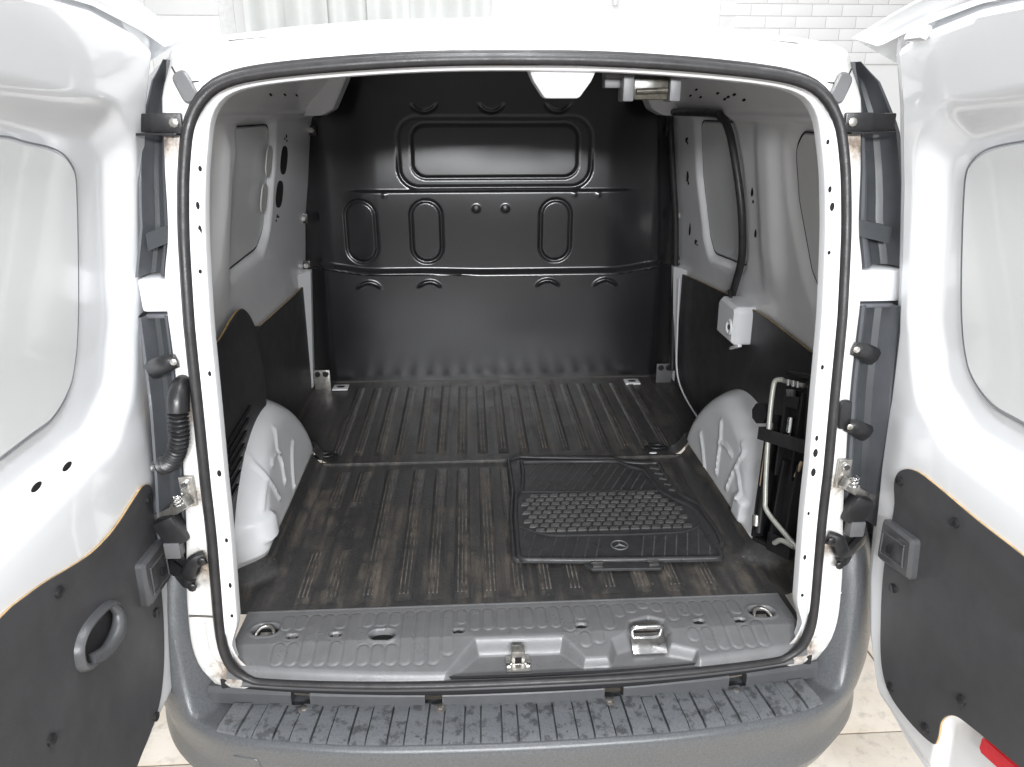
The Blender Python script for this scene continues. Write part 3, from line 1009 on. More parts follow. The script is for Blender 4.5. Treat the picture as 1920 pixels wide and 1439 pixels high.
for s_ in (-1, 1):
    for (x, z) in ((.648, 1.578), (.706, 1.268), (.712, 1.092)):
        b_ = MB().box((s_ * x, BY - .005, z), (.030, .010, .036), b=.003).build('mounting_tab', 'black', bulk)
        disc_at('bolt', (s_ * x, BY - .010, z), (0, -1, 0), .011, .008, 'steel', bulk, 6)
    # foot brackets with two bolts and floor plates
    bx_ = s_ * .685
    box('foot_bracket', (bx_, BY - .04, .640), (.062, .012, .085), 'moulding' if s_ > 0 else 'steel', bulk, b=.003)
    for dx in (-.015, .016):
        disc_at('bolt', (bx_ + dx, BY - .047, .668), (0, -1, 0), .011, .010, 'black', bulk, 8)
    box('floor_plate', (s_ * .585 - .03, BY - .045, .609), (.060, .055, .006), 'inner_paint', bulk, b=.0015)
    disc_at('plate_hole', (s_ * .585 - .03, BY - .045, .6118), (0, 0, 1), .017, .001, 'hole', bulk, 14, .010)
for cx in (-.065, .043):
    disc_at('bolt', (cx, BY - .033, 1.302), (0, -1, 0), .011, .007, 'black', bulk, 10)

# --- side linings
lr = [(.10, .60), (1.50, .60), (1.52, .80), (1.485, 1.058), (1.20, 1.085), (.873, 1.112), (.60, 1.118), (.351, 1.112), (.10, 1.115)]
def ln_r(u, v, hh):
    bul = .025 * float(ss(.50, .40, math.hypot(u - .48, v - .56))) * float(ss(.05, .2, u))
    return ((float(W(v)) - .006 - hh - bul), u, v)
lin_r = panel('lining_panel', rpoly(lr, .012), ln_r, .006, 'lining', van, spacing=.03, edge_mat='raw_edge', bev=.0012)
lin_r['label'] = 'dark lining board, right wall'
ll = [(.74, .60), (1.50, .60), (1.51, .8), (1.47, 1.03), (1.306, 1.033), (.86, 1.052), (.80, 1.068), (.74, 1.10)]
def ln_l(u, v, hh): return (-(float(W(v)) - .006 - hh), u, v)
lin_l = panel('lining_panel', rpoly(ll, .012), ln_l, .006, 'lining', van, spacing=.03, edge_mat='raw_edge', bev=.0012)
lin_l['label'] = 'dark lining board, left wall'
# left rear cover: thicker moulding with louvres
lc = cr([np.array(p) for p in [(.07, .60), (.07, 1.10), (.30, 1.115), (.47, 1.131), (.56, 1.152), (.64, 1.160), (.70, 1.140), (.755, 1.095), (.80, 1.02), (.80, .85), (.80, .60)]], 6)
def ln_c(u, v, hh):
    d = .040 * float(ss(1.12, .98, v)) * float(ss(.80, .66, u))
    return (-(float(W(v)) - .014 - hh - d), u, v)
cov = panel('side_cover', lc, ln_c, .008, 'lining', van, spacing=.025, bev=.003, edge_mat='raw_edge')
cov['label'] = 'dark moulded cover with slanted louvres'
for k in range(7):
    z = .928 - k * .0225
    y0 = .322 - .005 * k; y1 = .510 - .026 * k
    P = [np.array(ln_c(y, z + (y - y0) * .06, .010)) for y in np.linspace(y0, max(y1, y0 + .05), 8)]
    tube('louvre', P, .0045, 'black', cov, n=6, up=(0, 0, 1), sx=.6)
    tube('louvre_slit', np.array(P) + np.array([-.002, 0, -.007]), .004, 'hole', cov, n=6, up=(0, 0, 1))

# --- wheel arches with cast-in branching beads
def arch(s_):
    ys = np.arange(.20, 1.02, .0060); zs = np.arange(.57, .96, .0060)
    YY, ZZ = np.meshgrid(ys, zs, indexing='ij')
    rr = np.hypot(YY - .610, ZZ - .550)
    t = np.clip((.356 - rr) / .085, 0, 1)
    X = .742 - .142 * np.sqrt(np.clip(1 - (1 - t) ** 2.2, 0, 1)) + .030 * ss(.62, .92, ZZ)
    beads = {1: [[(.768, .715), (.728, .689), (.691, .653), (.660, .622)], [(.639, .810), (.608, .757), (.580, .671)], [(.604, .758), (.551, .766), (.512, .761)],
                 [(.478, .814), (.454, .797), (.471, .746), (.493, .670)], [(.464, .747), (.431, .730), (.390, .696)]],
             -1: [[(.584, .844), (.548, .804), (.547, .747), (.532, .705)], [(.542, .791), (.496, .797), (.474, .786)], [(.691, .753), (.653, .734), (.616, .691), (.599, .653)], [(.441, .839), (.425, .814), (.427, .773), (.444, .736), (.461, .696)], [(.420, .774), (.384, .751), (.356, .724)]]}[s_]
    for b in beads:
        d = line_dist([tuple(p) for p in cr([np.array(q) for q in b], 5)], YY, ZZ)
        X = X - .0060 * ss(.0075, .0020, d)
    # small cast block near the floor
    d = rrect_sdf(YY, ZZ, .385 if s_ > 0 else .345, .672 if s_ > 0 else .680, .032, .030, .010)
    X = X - .014 * ss(.004, -.004, d)
    mk = rr[:-1, :-1] < .364
    o = grid_obj('wheel_arch', np.stack([s_ * X, YY, ZZ], 2), 'inner_paint', van, mask=mk, sharp=60)
    fix_normals(o)
    o['label'] = 'white wheel arch with raised beads, %s side' % ('left' if s_ < 0 else 'right')
    return o
arch(-1); arch(1)

# --- floor liners with ribs
FZ = .598
def floor_sheet(y0, y1, name):
    ys = np.linspace(y0, y1, 90); us = np.linspace(-1, 1, 121)
    G = np.zeros((len(us), len(ys), 3))
    for j, y in enumerate(ys):
        inb = ss(.17, .26, y) * ss(1.02, .93, y)
        hw = .732 - .136 * ss(.19, .275, y) * ss(.985, .90, y)
        if y < .30: hw = .596 + .075 * ss(.285, .19, y)
        x = us * hw
        edge = np.clip((np.abs(x) - (hw - .055)) / .055, 0, 1)
        z = FZ + .046 * edge ** 2.2 * (inb if y > .3 else 1)
        z = z + .0010 * np.sin(x * 13 + y * 5) * np.sin(y * 9) * ss(.12, .2, y)
        if y < .125: z = z - .0
        G[:, j] = np.stack([x, np.full_like(x, y), z], 1)
    o = grid_obj(name, G, 'floor', van, sharp=60)
    fix_normals(o)
    return o
fl_near = floor_sheet(.112, .838, 'floor_liner'); fl_near['label'] = 'rear half of the worn black floor liner'
fl_far = floor_sheet(.846, BY + .02, 'floor_liner'); fl_far['label'] = 'front half of the worn black floor liner'
fl_far.location.z = .006
box('liner_joint', (0, .842, .600), (1.2, .010, .014), 'rib', fl_near, b=.002)

def rib_obj(name, length, parent, nr=3, wd=.040, hgt=.0045):
    """low moulded rib; ridges are part of it"""
    mb = MB()
    hl = length / 2
    w0, w1 = wd / 2, wd / 2 - .009
    ysr = [(-hl, 0.0, w0), (-hl + .012, 1.0, w1), (hl - .012, 1.0, w1), (hl, 0.0, w0)]
    V = []
    for (y, k, ww) in ysr:
        V += [(-w0, y, 0), (-ww if k else -w0, y, hgt * k), (ww if k else w0, y, hgt * k), (w0, y, 0)]
    F = []
    for a in range(3):
        for b in range(3):
            F.append((a * 4 + b, a * 4 + b + 1, a * 4 + 4 + b + 1, a * 4 + 4 + b))
    mb.add(V, F)
    o = mb.build(name, 'rib', parent, sharp=60)
    me = o.data
    # thin scuffed ridges on top
    mb2 = MB(); mb2.V = [tuple(v.co) for v in me.vertices]; mb2.F = [tuple(p.vertices) for p in me.polygons]
    n0 = len(mb2.F)
    for q in range(nr):
        x = (q - (nr - 1) / 2) * .0095
        mb2.box((x, 0, hgt + .0008), (.0032, length - .04, .0028), b=.0)
    o2 = mb2.build(name, 'rib', parent, sharp=40)
    o2.data.materials.append(M['ridge'])
    for p in o2.data.polygons:
        if p.index >= n0: p.material_index = 1
    bpy.data.objects.remove(o)
    return o2
ribx = [-.345, -.262, -.195, -.128, -.060, .008, .072, .136, .219, .295, .375, .460]
src = None
for x in ribx:
    if src is None:
        src = rib_obj('rib', .66, fl_near); c = src
    else:
        c = copy_child(src, fl_near)
    c.location = (x + random.uniform(-.002, .002), .470, FZ + .0005)
src2 = None
for x in (-.492, -.428):
    for (y0, y1) in ((.145, .355), (.565, .80)):
        if src2 is None:
            src2 = rib_obj('rib', .22, fl_near); c = src2
        else: c = copy_child(src2, fl_near)
        c.location = (x, (y0 + y1) / 2, FZ + .0005)
src3 = None
for k in range(17):
    x = -.535 + k * .0675
    if src3 is None:
        src3 = rib_obj('rib', .62, fl_far, nr=2, wd=.034, hgt=.004); c = src3
    else: c = copy_child(src3, fl_far)
    c.location = (x, 1.205, FZ + .0005)
# tie-down rings sunk in the floor by the joint
def lashing(parent, c, s=1.0, rotz=0, name='lashing_ring'):
    x, y, z = c
    P = [(x + s * .024 * math.cos(a), y + s * .014 * math.sin(a), z) for a in np.linspace(0, 2 * math.pi, 20, endpoint=False)]
    return tube(name, P, .0038 * s, 'black', parent, n=8, closed=True)
for x in (-.565, .505):
    disc_at('ring_cup', (x, .885, FZ + .0055), (0, 0, 1), .040, .003, 'hole', fl_far, 18, .026)
    lashing(fl_far, (x, .885, FZ + .012))
chip = disc_at('paper_chip', (.485, .850, FZ + .012), (0, 0, 1), .012, .002, 'paint', None, 9, .005)
tag(chip, 'tiny white chip lying on the black floor joint beside the right ring', 'debris')

# --- sill cover
xs = np.arange(-.605, .6051, .0025)
vs = np.linspace(0, 1, 100)
G = np.zeros((len(xs), len(vs), 3))
XX = np.repeat(xs[:, None], len(vs), 1)
yf = -.052 - .044 * (1 - (xs / .62) ** 2)
YY = yf[:, None] + (.116 - yf)[:, None] * vs[None, :]
front = ss(.012, -.002, YY)
Z = .603 - .004 * ss(.02, .11, YY) - .020 * np.clip((.006 - YY) / .085, 0, 1.2) * front
Z = Z - .022 * np.clip(1 - (YY - yf[:, None]) / .016, 0, 1) ** 2
holes_big = [(-.296, .020, .026, .016), (-.549, .052, .028, .020), (.541, .051, .028, .020)]
holes_small = [(-.486, .025), (-.395, .026), (-.134, .023), (.132, .024), (.390, .023), (.481, .023)]
pocket = np.array([(-.165, -.13), (-.160, -.086), (-.098, -.004), (.088, -.006), (.128, -.060), (.178, -.060), (.192, -.018), (.225, -.004), (.240, .034), (.284, .050), (.316, .034), (.322, .001), (.314, -.033), (.366, -.051), (.364, -.086), (.37, -.13)])
dp = poly_sdf(pocket, XX, YY)
def pads(x, y0, y1, w=.0115):
    return rrect_sdf(XX, YY, x, (y0 + y1) / 2, w, (y1 - y0) / 2, w)
pad = np.full(XX.shape, 1e9)
for k in range(37):
    x = -.507 + k * .0292
    if x > .52: break
    y1 = .098; y0 = -.060 + .012 * (x / .5) ** 2
    spans = [(y0, y1)]
    for (hx, hy, a, b) in holes_big:
        if abs(hx - x) < a + .010: spans = [(y0, hy - b - .012), (hy + b + .012, y1)]
    for (hx, hy) in holes_small:
        if abs(hx - x) < .022: spans = [(y0, .004), (.046, y1)]
    for (a, b) in spans:
        if b - a < .02: continue
        # shorten where the latch pocket lies
        yy_ = np.linspace(a, b, 24)
        okp = poly_sdf(pocket, np.full(24, x), yy_) > .022
        if not okp.all():
            if not okp.any(): continue
            a = yy_[np.argmax(okp)] if okp[-1] else a
            if b - a < .02: continue
        pad = np.minimum(pad, pads(x, a, b))
Z = Z + .0014 * ss(.0012, -.0010, pad) - .0010 * ss(.0026, .0008, np.abs(pad - .0022))
Z = Z + .004 * ss(.012, .004, np.abs(dp)) * (dp > -.004) * ss(-.08, -.06, YY) * 0 - .030 * ss(.004, -.016, dp)
for (hx, hy, a, b) in holes_big:
    d = rrect_sdf(XX, YY, hx, hy, a, b, min(a, b) * .98)
    Z = Z - .028 * ss(.002, -.004, d) + .0015 * ss(.007, .003, np.abs(d - .003))
for (hx, hy) in holes_small:
    d = rrect_sdf(XX, YY, hx, hy, .0125, .0075, .0073)
    Z = Z - .016 * ss(.001, -.0035, d) + .001 * ss(.005, .002, np.abs(d - .002))
Z = np.maximum(Z, .5665)
G = np.stack([XX, YY, Z], 2)
sill = grid_obj('sill_cover', G, 'sill', van, sharp=70)
fix_normals(sill)
sill['label'] = 'grey ribbed plastic sill cover'
# back and front skirts so the cover is a real body
box('sill_back_edge', (0, .1165, .594), (1.21, .006, .012), 'sill', sill, b=.002)
for (hx, hy) in holes_small:
    disc_at('hole_shade', (hx, hy, .5955), (0, 0, 1), .0115, .002, 'hole', sill, 14, .0068)  # black disc puts the hole's shade into colour
    disc_at('screw_head', (hx, hy, .5968), (0, 0, 1), .0065, .003, 'steel' if hx < -.3 else 'black', sill, 10)
for (hx, hy, a, b) in holes_big[1:]:
    P = [(hx + .019 * math.cos(t), hy - .012 + .024 * math.sin(t), .596 + .006 * math.sin(t)) for t in np.linspace(0, math.pi, 14)]
    tube('lashing_ring', [(hx + .019, hy - .016, .590)] + P + [(hx - .019, hy - .016, .590)], .0034, 'steel', sill, n=8)
    box('ring_plate', (hx, hy - .006, .5905), (.024, .018, .004), 'steel', sill, b=.001)
for (hx, hy, a, b) in holes_big:
    disc_at('cup_shade', (hx, hy, .5885), (0, 0, 1), a * .97, .002, 'hole', sill, 20, b * .95)  # raised black disc gives the cup its shade
disc_at('hole_rim', (-.296, .008, .5885), (0, .2, 1), .016, .004, 'ridge', sill, 14, .008)
# left striker: small dark latch block on a plate
st = MB().box((-.010, -.048, .570), (.050, .044, .006), b=.002).build('striker', 'steel', sill)
box('striker_block', (-.010, -.040, .588), (.028, .024, .030), 'steel', sill, b=.003)
box('striker_slot', (-.010, -.0525, .583), (.014, .004, .014), 'hole', sill, b=.001)
for dx in (-.02, .02):
    disc_at('striker_bolt', (-.010 + dx, -.055, .573), (0, 0, 1), .007, .004, 'chrome', sill, 6)
# right striker: bright plate with a bar
box('striker_plate', (.272, -.014, .581), (.074, .050, .005), 'chrome', sill, rot=rotE(20, 0, 0), b=.002)
P = cr([(.243, .014, .585), (.241, .010, .600), (.248, .006, .608), (.298, .006, .608), (.305, .010, .600), (.303, .014, .585)], 6)
tube('striker_bar', P, .0045, 'chrome', sill, n=10)
box('striker_back', (.273, .026, .590), (.05, .010, .022), 'ridge', sill, b=.003)

# body panel under the sill, dark joint
box('sill_beam', (0, .02, .535), (1.25, .12, .04), 'seam', van, b=.004)
# pale joint gap strip: bottom run of the frame
P = [(x, -.056 - .044 * (1 - (x / .62) ** 2), .562) for x in np.linspace(-.57, .57, 40)]
tube('sill_trim', P, .0065, 'moulding', van, n=8, up=(0, 0, 1))

# --- bumper
fp = [(-.875, .60), (-.87, .35), (-.845, .17), (-.795, .045), (-.72, -.050), (-.60, -.130), (-.44, -.166), (-.30, -.182), (-.15, -.188)]
path = cr([np.array(p) for p in fp + [(0, -.190)] + [(-x, y) for x, y in reversed(fp)]], 10)
path = resample(path, 320)
T = np.gradient(path, axis=0); T /= np.linalg.norm(T, axis=1)[:, None]
On = np.stack([T[:, 1], -T[:, 0]], 1)                    # outward
k = ss(.665, .775, np.abs(path[:, 0]))
def lerp(a, b, t): return a + (b - a) * t
rowsb = [(lerp(-.135, -.085, k), lerp(.490, .815, k)), (lerp(-.125, -.070, k), lerp(.491, .815, k)), (lerp(-.090, -.058, k), lerp(.491, .805, k)), (lerp(-.055, -.048, k), lerp(.491, .79, k)),
         (lerp(-.022, -.036, k), lerp(.492, .765, k)), (lerp(-.010, -.022, k), lerp(.496, .72, k)), (lerp(-.002, -.008, k), lerp(.494, .64, k)), (.003 + 0 * k, lerp(.486, .55, k)), (.004 + 0 * k, lerp(.476, .50, k)),
         (-.001 + 0 * k, .450 + 0 * k), (-.008 + 0 * k, .415 + 0 * k), (-.012 + 0 * k, .385 + 0 * k), (-.006 + 0 * k, .360 + 0 * k), (-.004 + 0 * k, .345 + 0 * k), (-.02 + 0 * k, .30 + 0 * k), (-.07 + 0 * k, .255 + 0 * k)]
Gb = np.zeros((len(path), len(rowsb), 3))
for j, (o_, z_) in enumerate(rowsb):
    Gb[:, j, :2] = path + On * np.asarray(o_)[:, None]
    Gb[:, j, 2] = z_
bumper = grid_obj('bumper', Gb, 'bumper', van, sharp=70)
fix_normals(bumper)
bumper['label'] = 'dark grey plastic rear bumper with wet step'
# raised treads
def front_y(x): return float(ip(x, path[:, 0][55:265], path[:, 1][55:265]))
edges = []
x = -.600
wide = True
while x < .60:
    wdt = .041 if wide else .032
    edges.append((x, min(x + wdt, .605), wide)); x += wdt; wide = not wide
for (a, b, wd) in edges:
    up_ = .0046 if wd else .0010
    fan = .10
    V = []
    nY = 7
    for q in range(nY):
        t = q / (nY - 1)
        for xx in (a + .0016, b - .0016):
            yb = -.050 - .030 * (1 - (xx / .62) ** 2)
            yfz = front_y(xx) + .010
            y = yb + (yfz - yb) * t
            xf = xx * (1 + fan * t * .25)
            z = .4992 + up_ - .0032 * max(0, (t - .82) / .18) ** 2
            V.append((xf, y, z)); V.append((xf, y, .488))
    F = []
    for q in range(nY - 1):
        o_ = q * 4
        F += [(o_, o_ + 2, o_ + 6, o_ + 4), (o_, o_ + 4, o_ + 5, o_ + 1), (o_ + 2, o_ + 3, o_ + 7, o_ + 6)]
    F += [(0, 1, 3, 2), ((nY - 1) * 4, (nY - 1) * 4 + 2, (nY - 1) * 4 + 3, (nY - 1) * 4 + 1)]
    fix_normals(mesh_obj('tread', V, F, 'tread', bumper, sharp=30))
for x in (-.450, -.172, .177, .450):
    y = -.074 - .018 * (1 - (x / .5) ** 2)
    disc_at('bolt', (x, y, .5005), (0, 0, 1), .012, .003, 'ridge', bumper, 14)
    disc_at('bolt_head', (x, y, .5030), (0, 0, 1), .007, .003, 'steel', bumper, 6)
for (a, b) in ((-.652, -.479), (-.440, -.204), (-.168, .168), (.208, .437), (.476, .640)):
    V = []
    nX = 14
    for q in range(nX):
        x = a + (b - a) * q / (nX - 1)
        y = -.030 - .044 * (1 - (x / .655) ** 2)
        for (dy, z) in ((.014, .534), (-.003, .533), (-.011, .524), (-.012, .498), (.014, .498)):
            V.append((x, y + dy, z))
    F = [(q * 5 + i, q * 5 + (i + 1) % 5, q * 5 + 5 + (i + 1) % 5, q * 5 + 5 + i) for q in range(nX - 1) for i in range(5)]
    F += [(0, 1, 2, 3, 4), tuple((nX - 1) * 5 + i for i in (4, 3, 2, 1, 0))]
    fix_normals(mesh_obj('trim_strip', V, F, 'doorgrip', bumper, sharp=30))
# square tow-eye cover on the front face
def fm(u, v, hh):
    i = int(np.argmin(np.abs(path[:, 0] - u)))
    n_ = On[i]
    o_ = ip(v, [.385, .415, .450, .476], [-.012, -.008, -.001, .004]) + hh - .001
    return (u + n_[0] * o_, front_y(u) + n_[1] * o_, v)
panel('tow_cover', rpoly([(-.585, .395), (-.530, .395), (-.530, .450), (-.585, .450)], .010), fm, .003, 'bumper', bumper, spacing=.012, bev=.0015)

# --- white release-handle housing on the right wall and its lever
def fbx(u, v, hh): return (W(1.05) - .004 - hh, .80 + u, 1.065 + v)
bxx = panel('lock_housing', rpoly([(-.072, -.058), (.072, -.058), (.078, .040), (.060, .058), (-.065, .056), (-.076, .040)], .012), fbx, .062, 'inner_paint', van, spacing=.03, bev=.010)
P = [(W(1.05) - .067, .80 - .040 + .020 * math.cos(a), 1.055 + .020 * math.sin(a)) for a in np.linspace(0, 2 * math.pi, 24, endpoint=False)]
tube('boss', P, .004, 'inner_paint', bxx, n=8, closed=True)
disc_at('boss_screw', (W(1.05) - .0665, .76, 1.055), (-1, 0, 0), .007, .003, 'black', bxx, 10)
disc_at('screw_centre', (W(1.05) - .0697, .76, 1.055), (-1, 0, 0), .003, .001, 'steel', bxx, 8)
box('lever', (W(1.0) - .045, .755, .995), (.012, .075, .010), 'inner_paint', bxx, rot=rotE(-24, 0, 0), b=.003)
tube('cable', cr([(W(1.2) - .03, .86, 1.14), (W(1.15) - .035, .842, 1.125), (W(1.1) - .04, .838, 1.11)], 5), .006, 'rubber', bxx, n=8)

# ================================================================== REAR DOORS
def Dx(z):
    return ip(z, [.45, 1.12, 1.26, 1.39, 1.53, 1.66, 1.8, 1.9], [.72, .72, .71, .69, .667, .64, .60, .57])
def e_(z):
    return ip(z, [.50, .515, .546, .60, .636, .75, .885, .98, 1.1, 1.6, 1.74, 1.80], [.24, .16, .100, .062, .042, .005, -.014, -.028, -.038, -.038, -.034, -.010])
def zt(s): return ip(s, [-.04, 0, .07, .2, .6], [1.765, 1.782, 1.800, 1.815, 1.82])
def make_door(s_, Y0, ws, DW):
    left = s_ < 0
    def D(s, z, h):
        return (s_ * (float(Dx(z)) - h), Y0 - s, z)
    root = empty('rear_door', (0, 0, 0)); root.parent = van
    root['label'] = '%s rear door, swung open, inner side showing' % ('left' if left else 'right')
    na, nb = 100, 190
    A = np.linspace(0, 1, na); B = np.linspace(0, 1, nb)
    A = np.sort(np.r_[A, np.linspace(0, .10, 20)[1:-1]])
    AA, BB = np.meshgrid(A, B, indexing='ij')
    S = -.04 + AA * (DW + .04)
    ZZ = .50 + BB * (zt(S) - .50)
    S = e_(ZZ) + AA * (DW - e_(ZZ))
    dist = np.minimum(np.minimum((S - e_(ZZ)) * .93, zt(S) - ZZ), np.minimum(DW - S, ZZ - .497))
    h = -.022 + .022 * ss(.024, .042, dist) + .004 * ss(.010, .004, np.abs(dist - .008))
    rec = rpoly([(.052, 1.30), (.064, 1.590), (.13, 1.640), (DW - .035, 1.69), (DW - .03, 1.13), (.20, 1.125), (.09, 1.18)], [.08, .05, .06, .04, .06, .12, .10], 8)
    d = poly_sdf(rec, S, ZZ)
    h -= .034 * ss(.028, -.034, d)
    # belt line: the door swells below the glass
    h += .012 * ss(1.20, 1.06, ZZ) * ss(.03, .12, dist)
    h -= .010 * ss(1.00, .93, ZZ) * ss(.03, .12, dist)
    if not left:                                        # pressed number-plate lamp field low on the right door
        pk = rpoly([(.345, .50), (.335, .655), (.36, .69), (.41, .705), (.56, .75), (.60, .70), (.60, .50)], .02)
        h -= .016 * ss(.012, -.010, poly_sdf(pk, S, ZZ))
    X = s_ * (Dx(ZZ) - h)
    inn = np.stack([X, Y0 - S, ZZ], 2)
    out = np.stack([s_ * (Dx(ZZ) + .055 + .012 * ss(0, .3, dist)), Y0 - S, ZZ], 2)
    n0, n1 = inn.shape[:2]
    V = np.vstack([inn.reshape(-1, 3), out.reshape(-1, 3)])
    off = n0 * n1
    F = []
    for i in range(n0 - 1):
        for j in range(n1 - 1):
            a = (i * n1 + j, (i + 1) * n1 + j, (i + 1) * n1 + j + 1, i * n1 + j + 1)
            F.append(a); F.append(tuple(off + q for q in reversed(a)))
    bl = [(i, 0) for i in range(n0)] + [(n0 - 1, j) for j in range(1, n1)] + [(i, n1 - 1) for i in range(n0 - 2, -1, -1)] + [(0, j) for j in range(n1 - 2, 0, -1)]
    bi = [i * n1 + j for i, j in bl]
    for p, q in zip(bi, bi[1:] + bi[:1]):
        F.append((q, p, off + p, off + q))
    sh = mesh_obj('door_shell', V, F, 'paint', root, sharp=50)
    fix_normals(sh)
    # window blank with its dark joint
    wo = np.array([(.435, 1.626), (.366, 1.615), (.292, 1.602), (.250, 1.582), (.229, 1.548), (.229, 1.446), (.236, 1.347), (.252, 1.273), (.279, 1.234), (.337, 1.207), (.411, 1.205), (DW - .10, 1.207), (DW - .06, 1.225), (DW - .045, 1.275), (DW - .044, 1.45), (DW - .05, 1.59), (DW - .08, 1.632)])
    wo[:, 0] = np.where(wo[:, 0] < .5, wo[:, 0] + ws * (1 - ss(.40, .52, wo[:, 0])), wo[:, 0])
    wo = cr(wo, 5, True)
    if area2(wo) < 0: wo = wo[::-1]
    panel('window_blank', offset_poly(wo, .003), lambda u, v, hh: D(u, v, -.033 + hh), .006, 'panel_white', root, spacing=.04, bev=.0025)
    P = np.array([D(u, v, -.0292) for u, v in resample(wo, 160, True)])
    tube('window_gasket', P, .0013, 'gasket', root, n=6, closed=True)
    # trim board
    if left:
        tr = [(DW - .015, 1.055), (.544, 1.043), (.473, 1.028), (.407, 1.009), (.348, .994), (.300, .988), (.255, .988), (.177, .999), (.135, 1.002), (.106, .985), (.094, .950), (.099, .902), (.118, .80), (.140, .70), (.180, .610), (.235, .560), (.338, .538), (.45, .535), (DW - .015, .535)]
        tr = np.vstack([tr[:1], cr([np.array(p) for p in tr[1:17]], 5), tr[17:]])
    else:
        tr = [(DW - .03, 1.038), (.47, 1.044), (.40, 1.044), (.316, 1.042), (.216, 1.044), (.150, 1.042), (.108, 1.026), (.087, .996), (.088, .926), (.093, .806), (.112, .712), (.145, .615), (.190, .575), (.26, .574), (.326, .590), (.338, .612), (.337, .653), (.36, .686), (.404, .703), (.507, .731), (DW - .03, .775)]
        tr = np.vstack([tr[:1], cr([np.array(p) for p in tr[1:20]], 5), tr[20:]])
    hb = lambda v: .012 * float(ss(1.20, 1.06, v)) - .010 * float(ss(1.00, .93, v))
    trim = panel('trim_board', tr, lambda u, v, hh: D(u, v, hb(v) + .0005 + hh), .0042, 'hardboard', root, spacing=.022, bev=.001, edge_mat='raw_edge')
    T0 = lambda v: hb(v) + .0047
    # plugs
    plugs = [(.447, .994), (.118, .964), (.165, .743), (.243, .562), (.43, .60), (.53, .80)] if left else [(.272, 1.011), (.107, 1.001), (.137, .784), (.190, .592), (.369, .729), (.305, .604), (.47, .95)]
    for (u, v) in plugs:
        disc_at('trim_plug', D(u, v, T0(v) - .0005), (-s_, 0, 0), .0100, .0055, 'black', root, 12, .0085)
    # latch cover
    lc_ = [(.207, .878), (.099, .870), (.101, .776), (.212, .786)] if left else [(.196, .842), (.184, .921), (.078, .905), (.082, .818)]
    cx, cz = np.mean(lc_, axis=0)
    def lcm(u, v, hh):
        return D(u, v, T0(v) - .001 + hh * (1.0 if (u - cx) > 0 else .8))
    panel('latch_cover', rpoly(lc_, .010), lcm, .018, 'doorgrip', root, spacing=.012, bev=.006)
    P = np.array([D(u, v, T0(v) + .0185) for u, v in offset_poly((lambda q: q if area2(q) > 0 else q[::-1])(rpoly(lc_, .02, 6)), .020)])
    tube('cover_ridge', P, .0016, 'doorgrip', root, n=6, closed=True)
    disc_at('cover_hole', D(cx - .012, cz - .008, T0(cz) + .0165), (-s_, 0, 0), .006, .003, 'hole', root, 12, .010)
    if left:
        # pull handle: raised oval surround, cup shade as a flat black centre, grip scoop
        c0 = (.362, .850); a_, b_ = .070, .038; tl = R(8)
        def oval(k1, k2, h_, n=48):
            out_ = []
            for t in np.linspace(0, 2 * math.pi, n, endpoint=False):
                uu = a_ * k1 * np.sign(math.cos(t)) * abs(math.cos(t)) ** .8; vv = b_ * k2 * np.sign(math.sin(t)) * abs(math.sin(t)) ** .8
                out_.append(D(c0[0] + uu * math.cos(tl) - vv * math.sin(tl), c0[1] + uu * math.sin(tl) + vv * math.cos(tl), T0(c0[1]) + h_))
            return np.array(out_)
        Gh = np.stack([oval(1.06, 1.12, -.001), oval(1.03, 1.07, .008), oval(.97, .97, .013), oval(.90, .86, .012), oval(.86, .78, .006), oval(.83, .72, .0012), oval(.5, .4, .001), oval(.02, .02, .001)], 1)
        ph = grid_obj('pull_handle', Gh, 'doorgrip', root, closed_u=True, sharp=60)
        fix_normals(ph)
        ph.data.materials.append(M['black'])
        for q, p in enumerate(ph.data.polygons):
            if q % 7 >= 4: p.material_index = 1
        # grip: curved tongue across the cup
        P = cr([D(.318, .876, T0(.85) + .006), D(.308, .850, T0(.85) + .010), D(.325, .826, T0(.85) + .012), D(.365, .820, T0(.85) + .010), D(.405, .834, T0(.85) + .004)], 6)
        tube('handle_grip', P, np.r_[np.linspace(.006, .013, 13), np.linspace(.013, .010, len(P) - 13)], 'doorgrip', root, n=10, up=(1, 0, 0))
        # diamond holes above the trim
        for (u, v) in ((.342, 1.146), (.426, 1.156)):
            disc_at('access_hole', D(u, v, .0055), (-s_, 0, -.1), .013, .002, 'hole', root, 12, .0055)
    else:
        rf = [(.421, .701), (.430, .706), (.56, .735), (.56, .705), (.428, .674), (.421, .680)]
        rfo = panel('reflector', rpoly(rf, .003), lambda u, v, hh: D(u, v, -.010 + hh), .012, 'red', root, spacing=.02, bev=.002)
        rfo['label'] = 'red reflector strip'
        mb = MB(); c = D(.075, 1.765, .004)
        mb.box(c, (.014, .05, .022), rotE(0, s_ * 20, 0), b=.006)
        mb.build('rubber_buffer', 'paint', root)
    # spoiler lip along the top of the outer skin
    us = np.linspace(-.16, DW, 36)
    rows_ = []
    for u in us:
        k = float(ss(-.165, .03, u)); kk = min(1.0, (u + .16) / .10 + .02)
        zt_ = float(ip(u, [-.16, -.05, .05, .2, .6], [1.778, 1.798, 1.815, 1.832, 1.838]))
        x_ = float(Dx(1.80)) + .010
        pr_ = [(.006, -.040), (.012, -.022), (.006, -.010), (.000, -.004), (.002, .001), (.012, .002), (.030, -.010), (.048, -.035), (.050, -.07)]
        rows_.append([(s_ * (x_ + a * kk + (1 - k) * .006), Y0 - u, zt_ + b * kk) for a, b in pr_])
    fix_normals(grid_obj('spoiler_lip', np.array(rows_), 'paint', root, sharp=50))
    return root
door_l = make_door(-1, .10, -.042, .74)
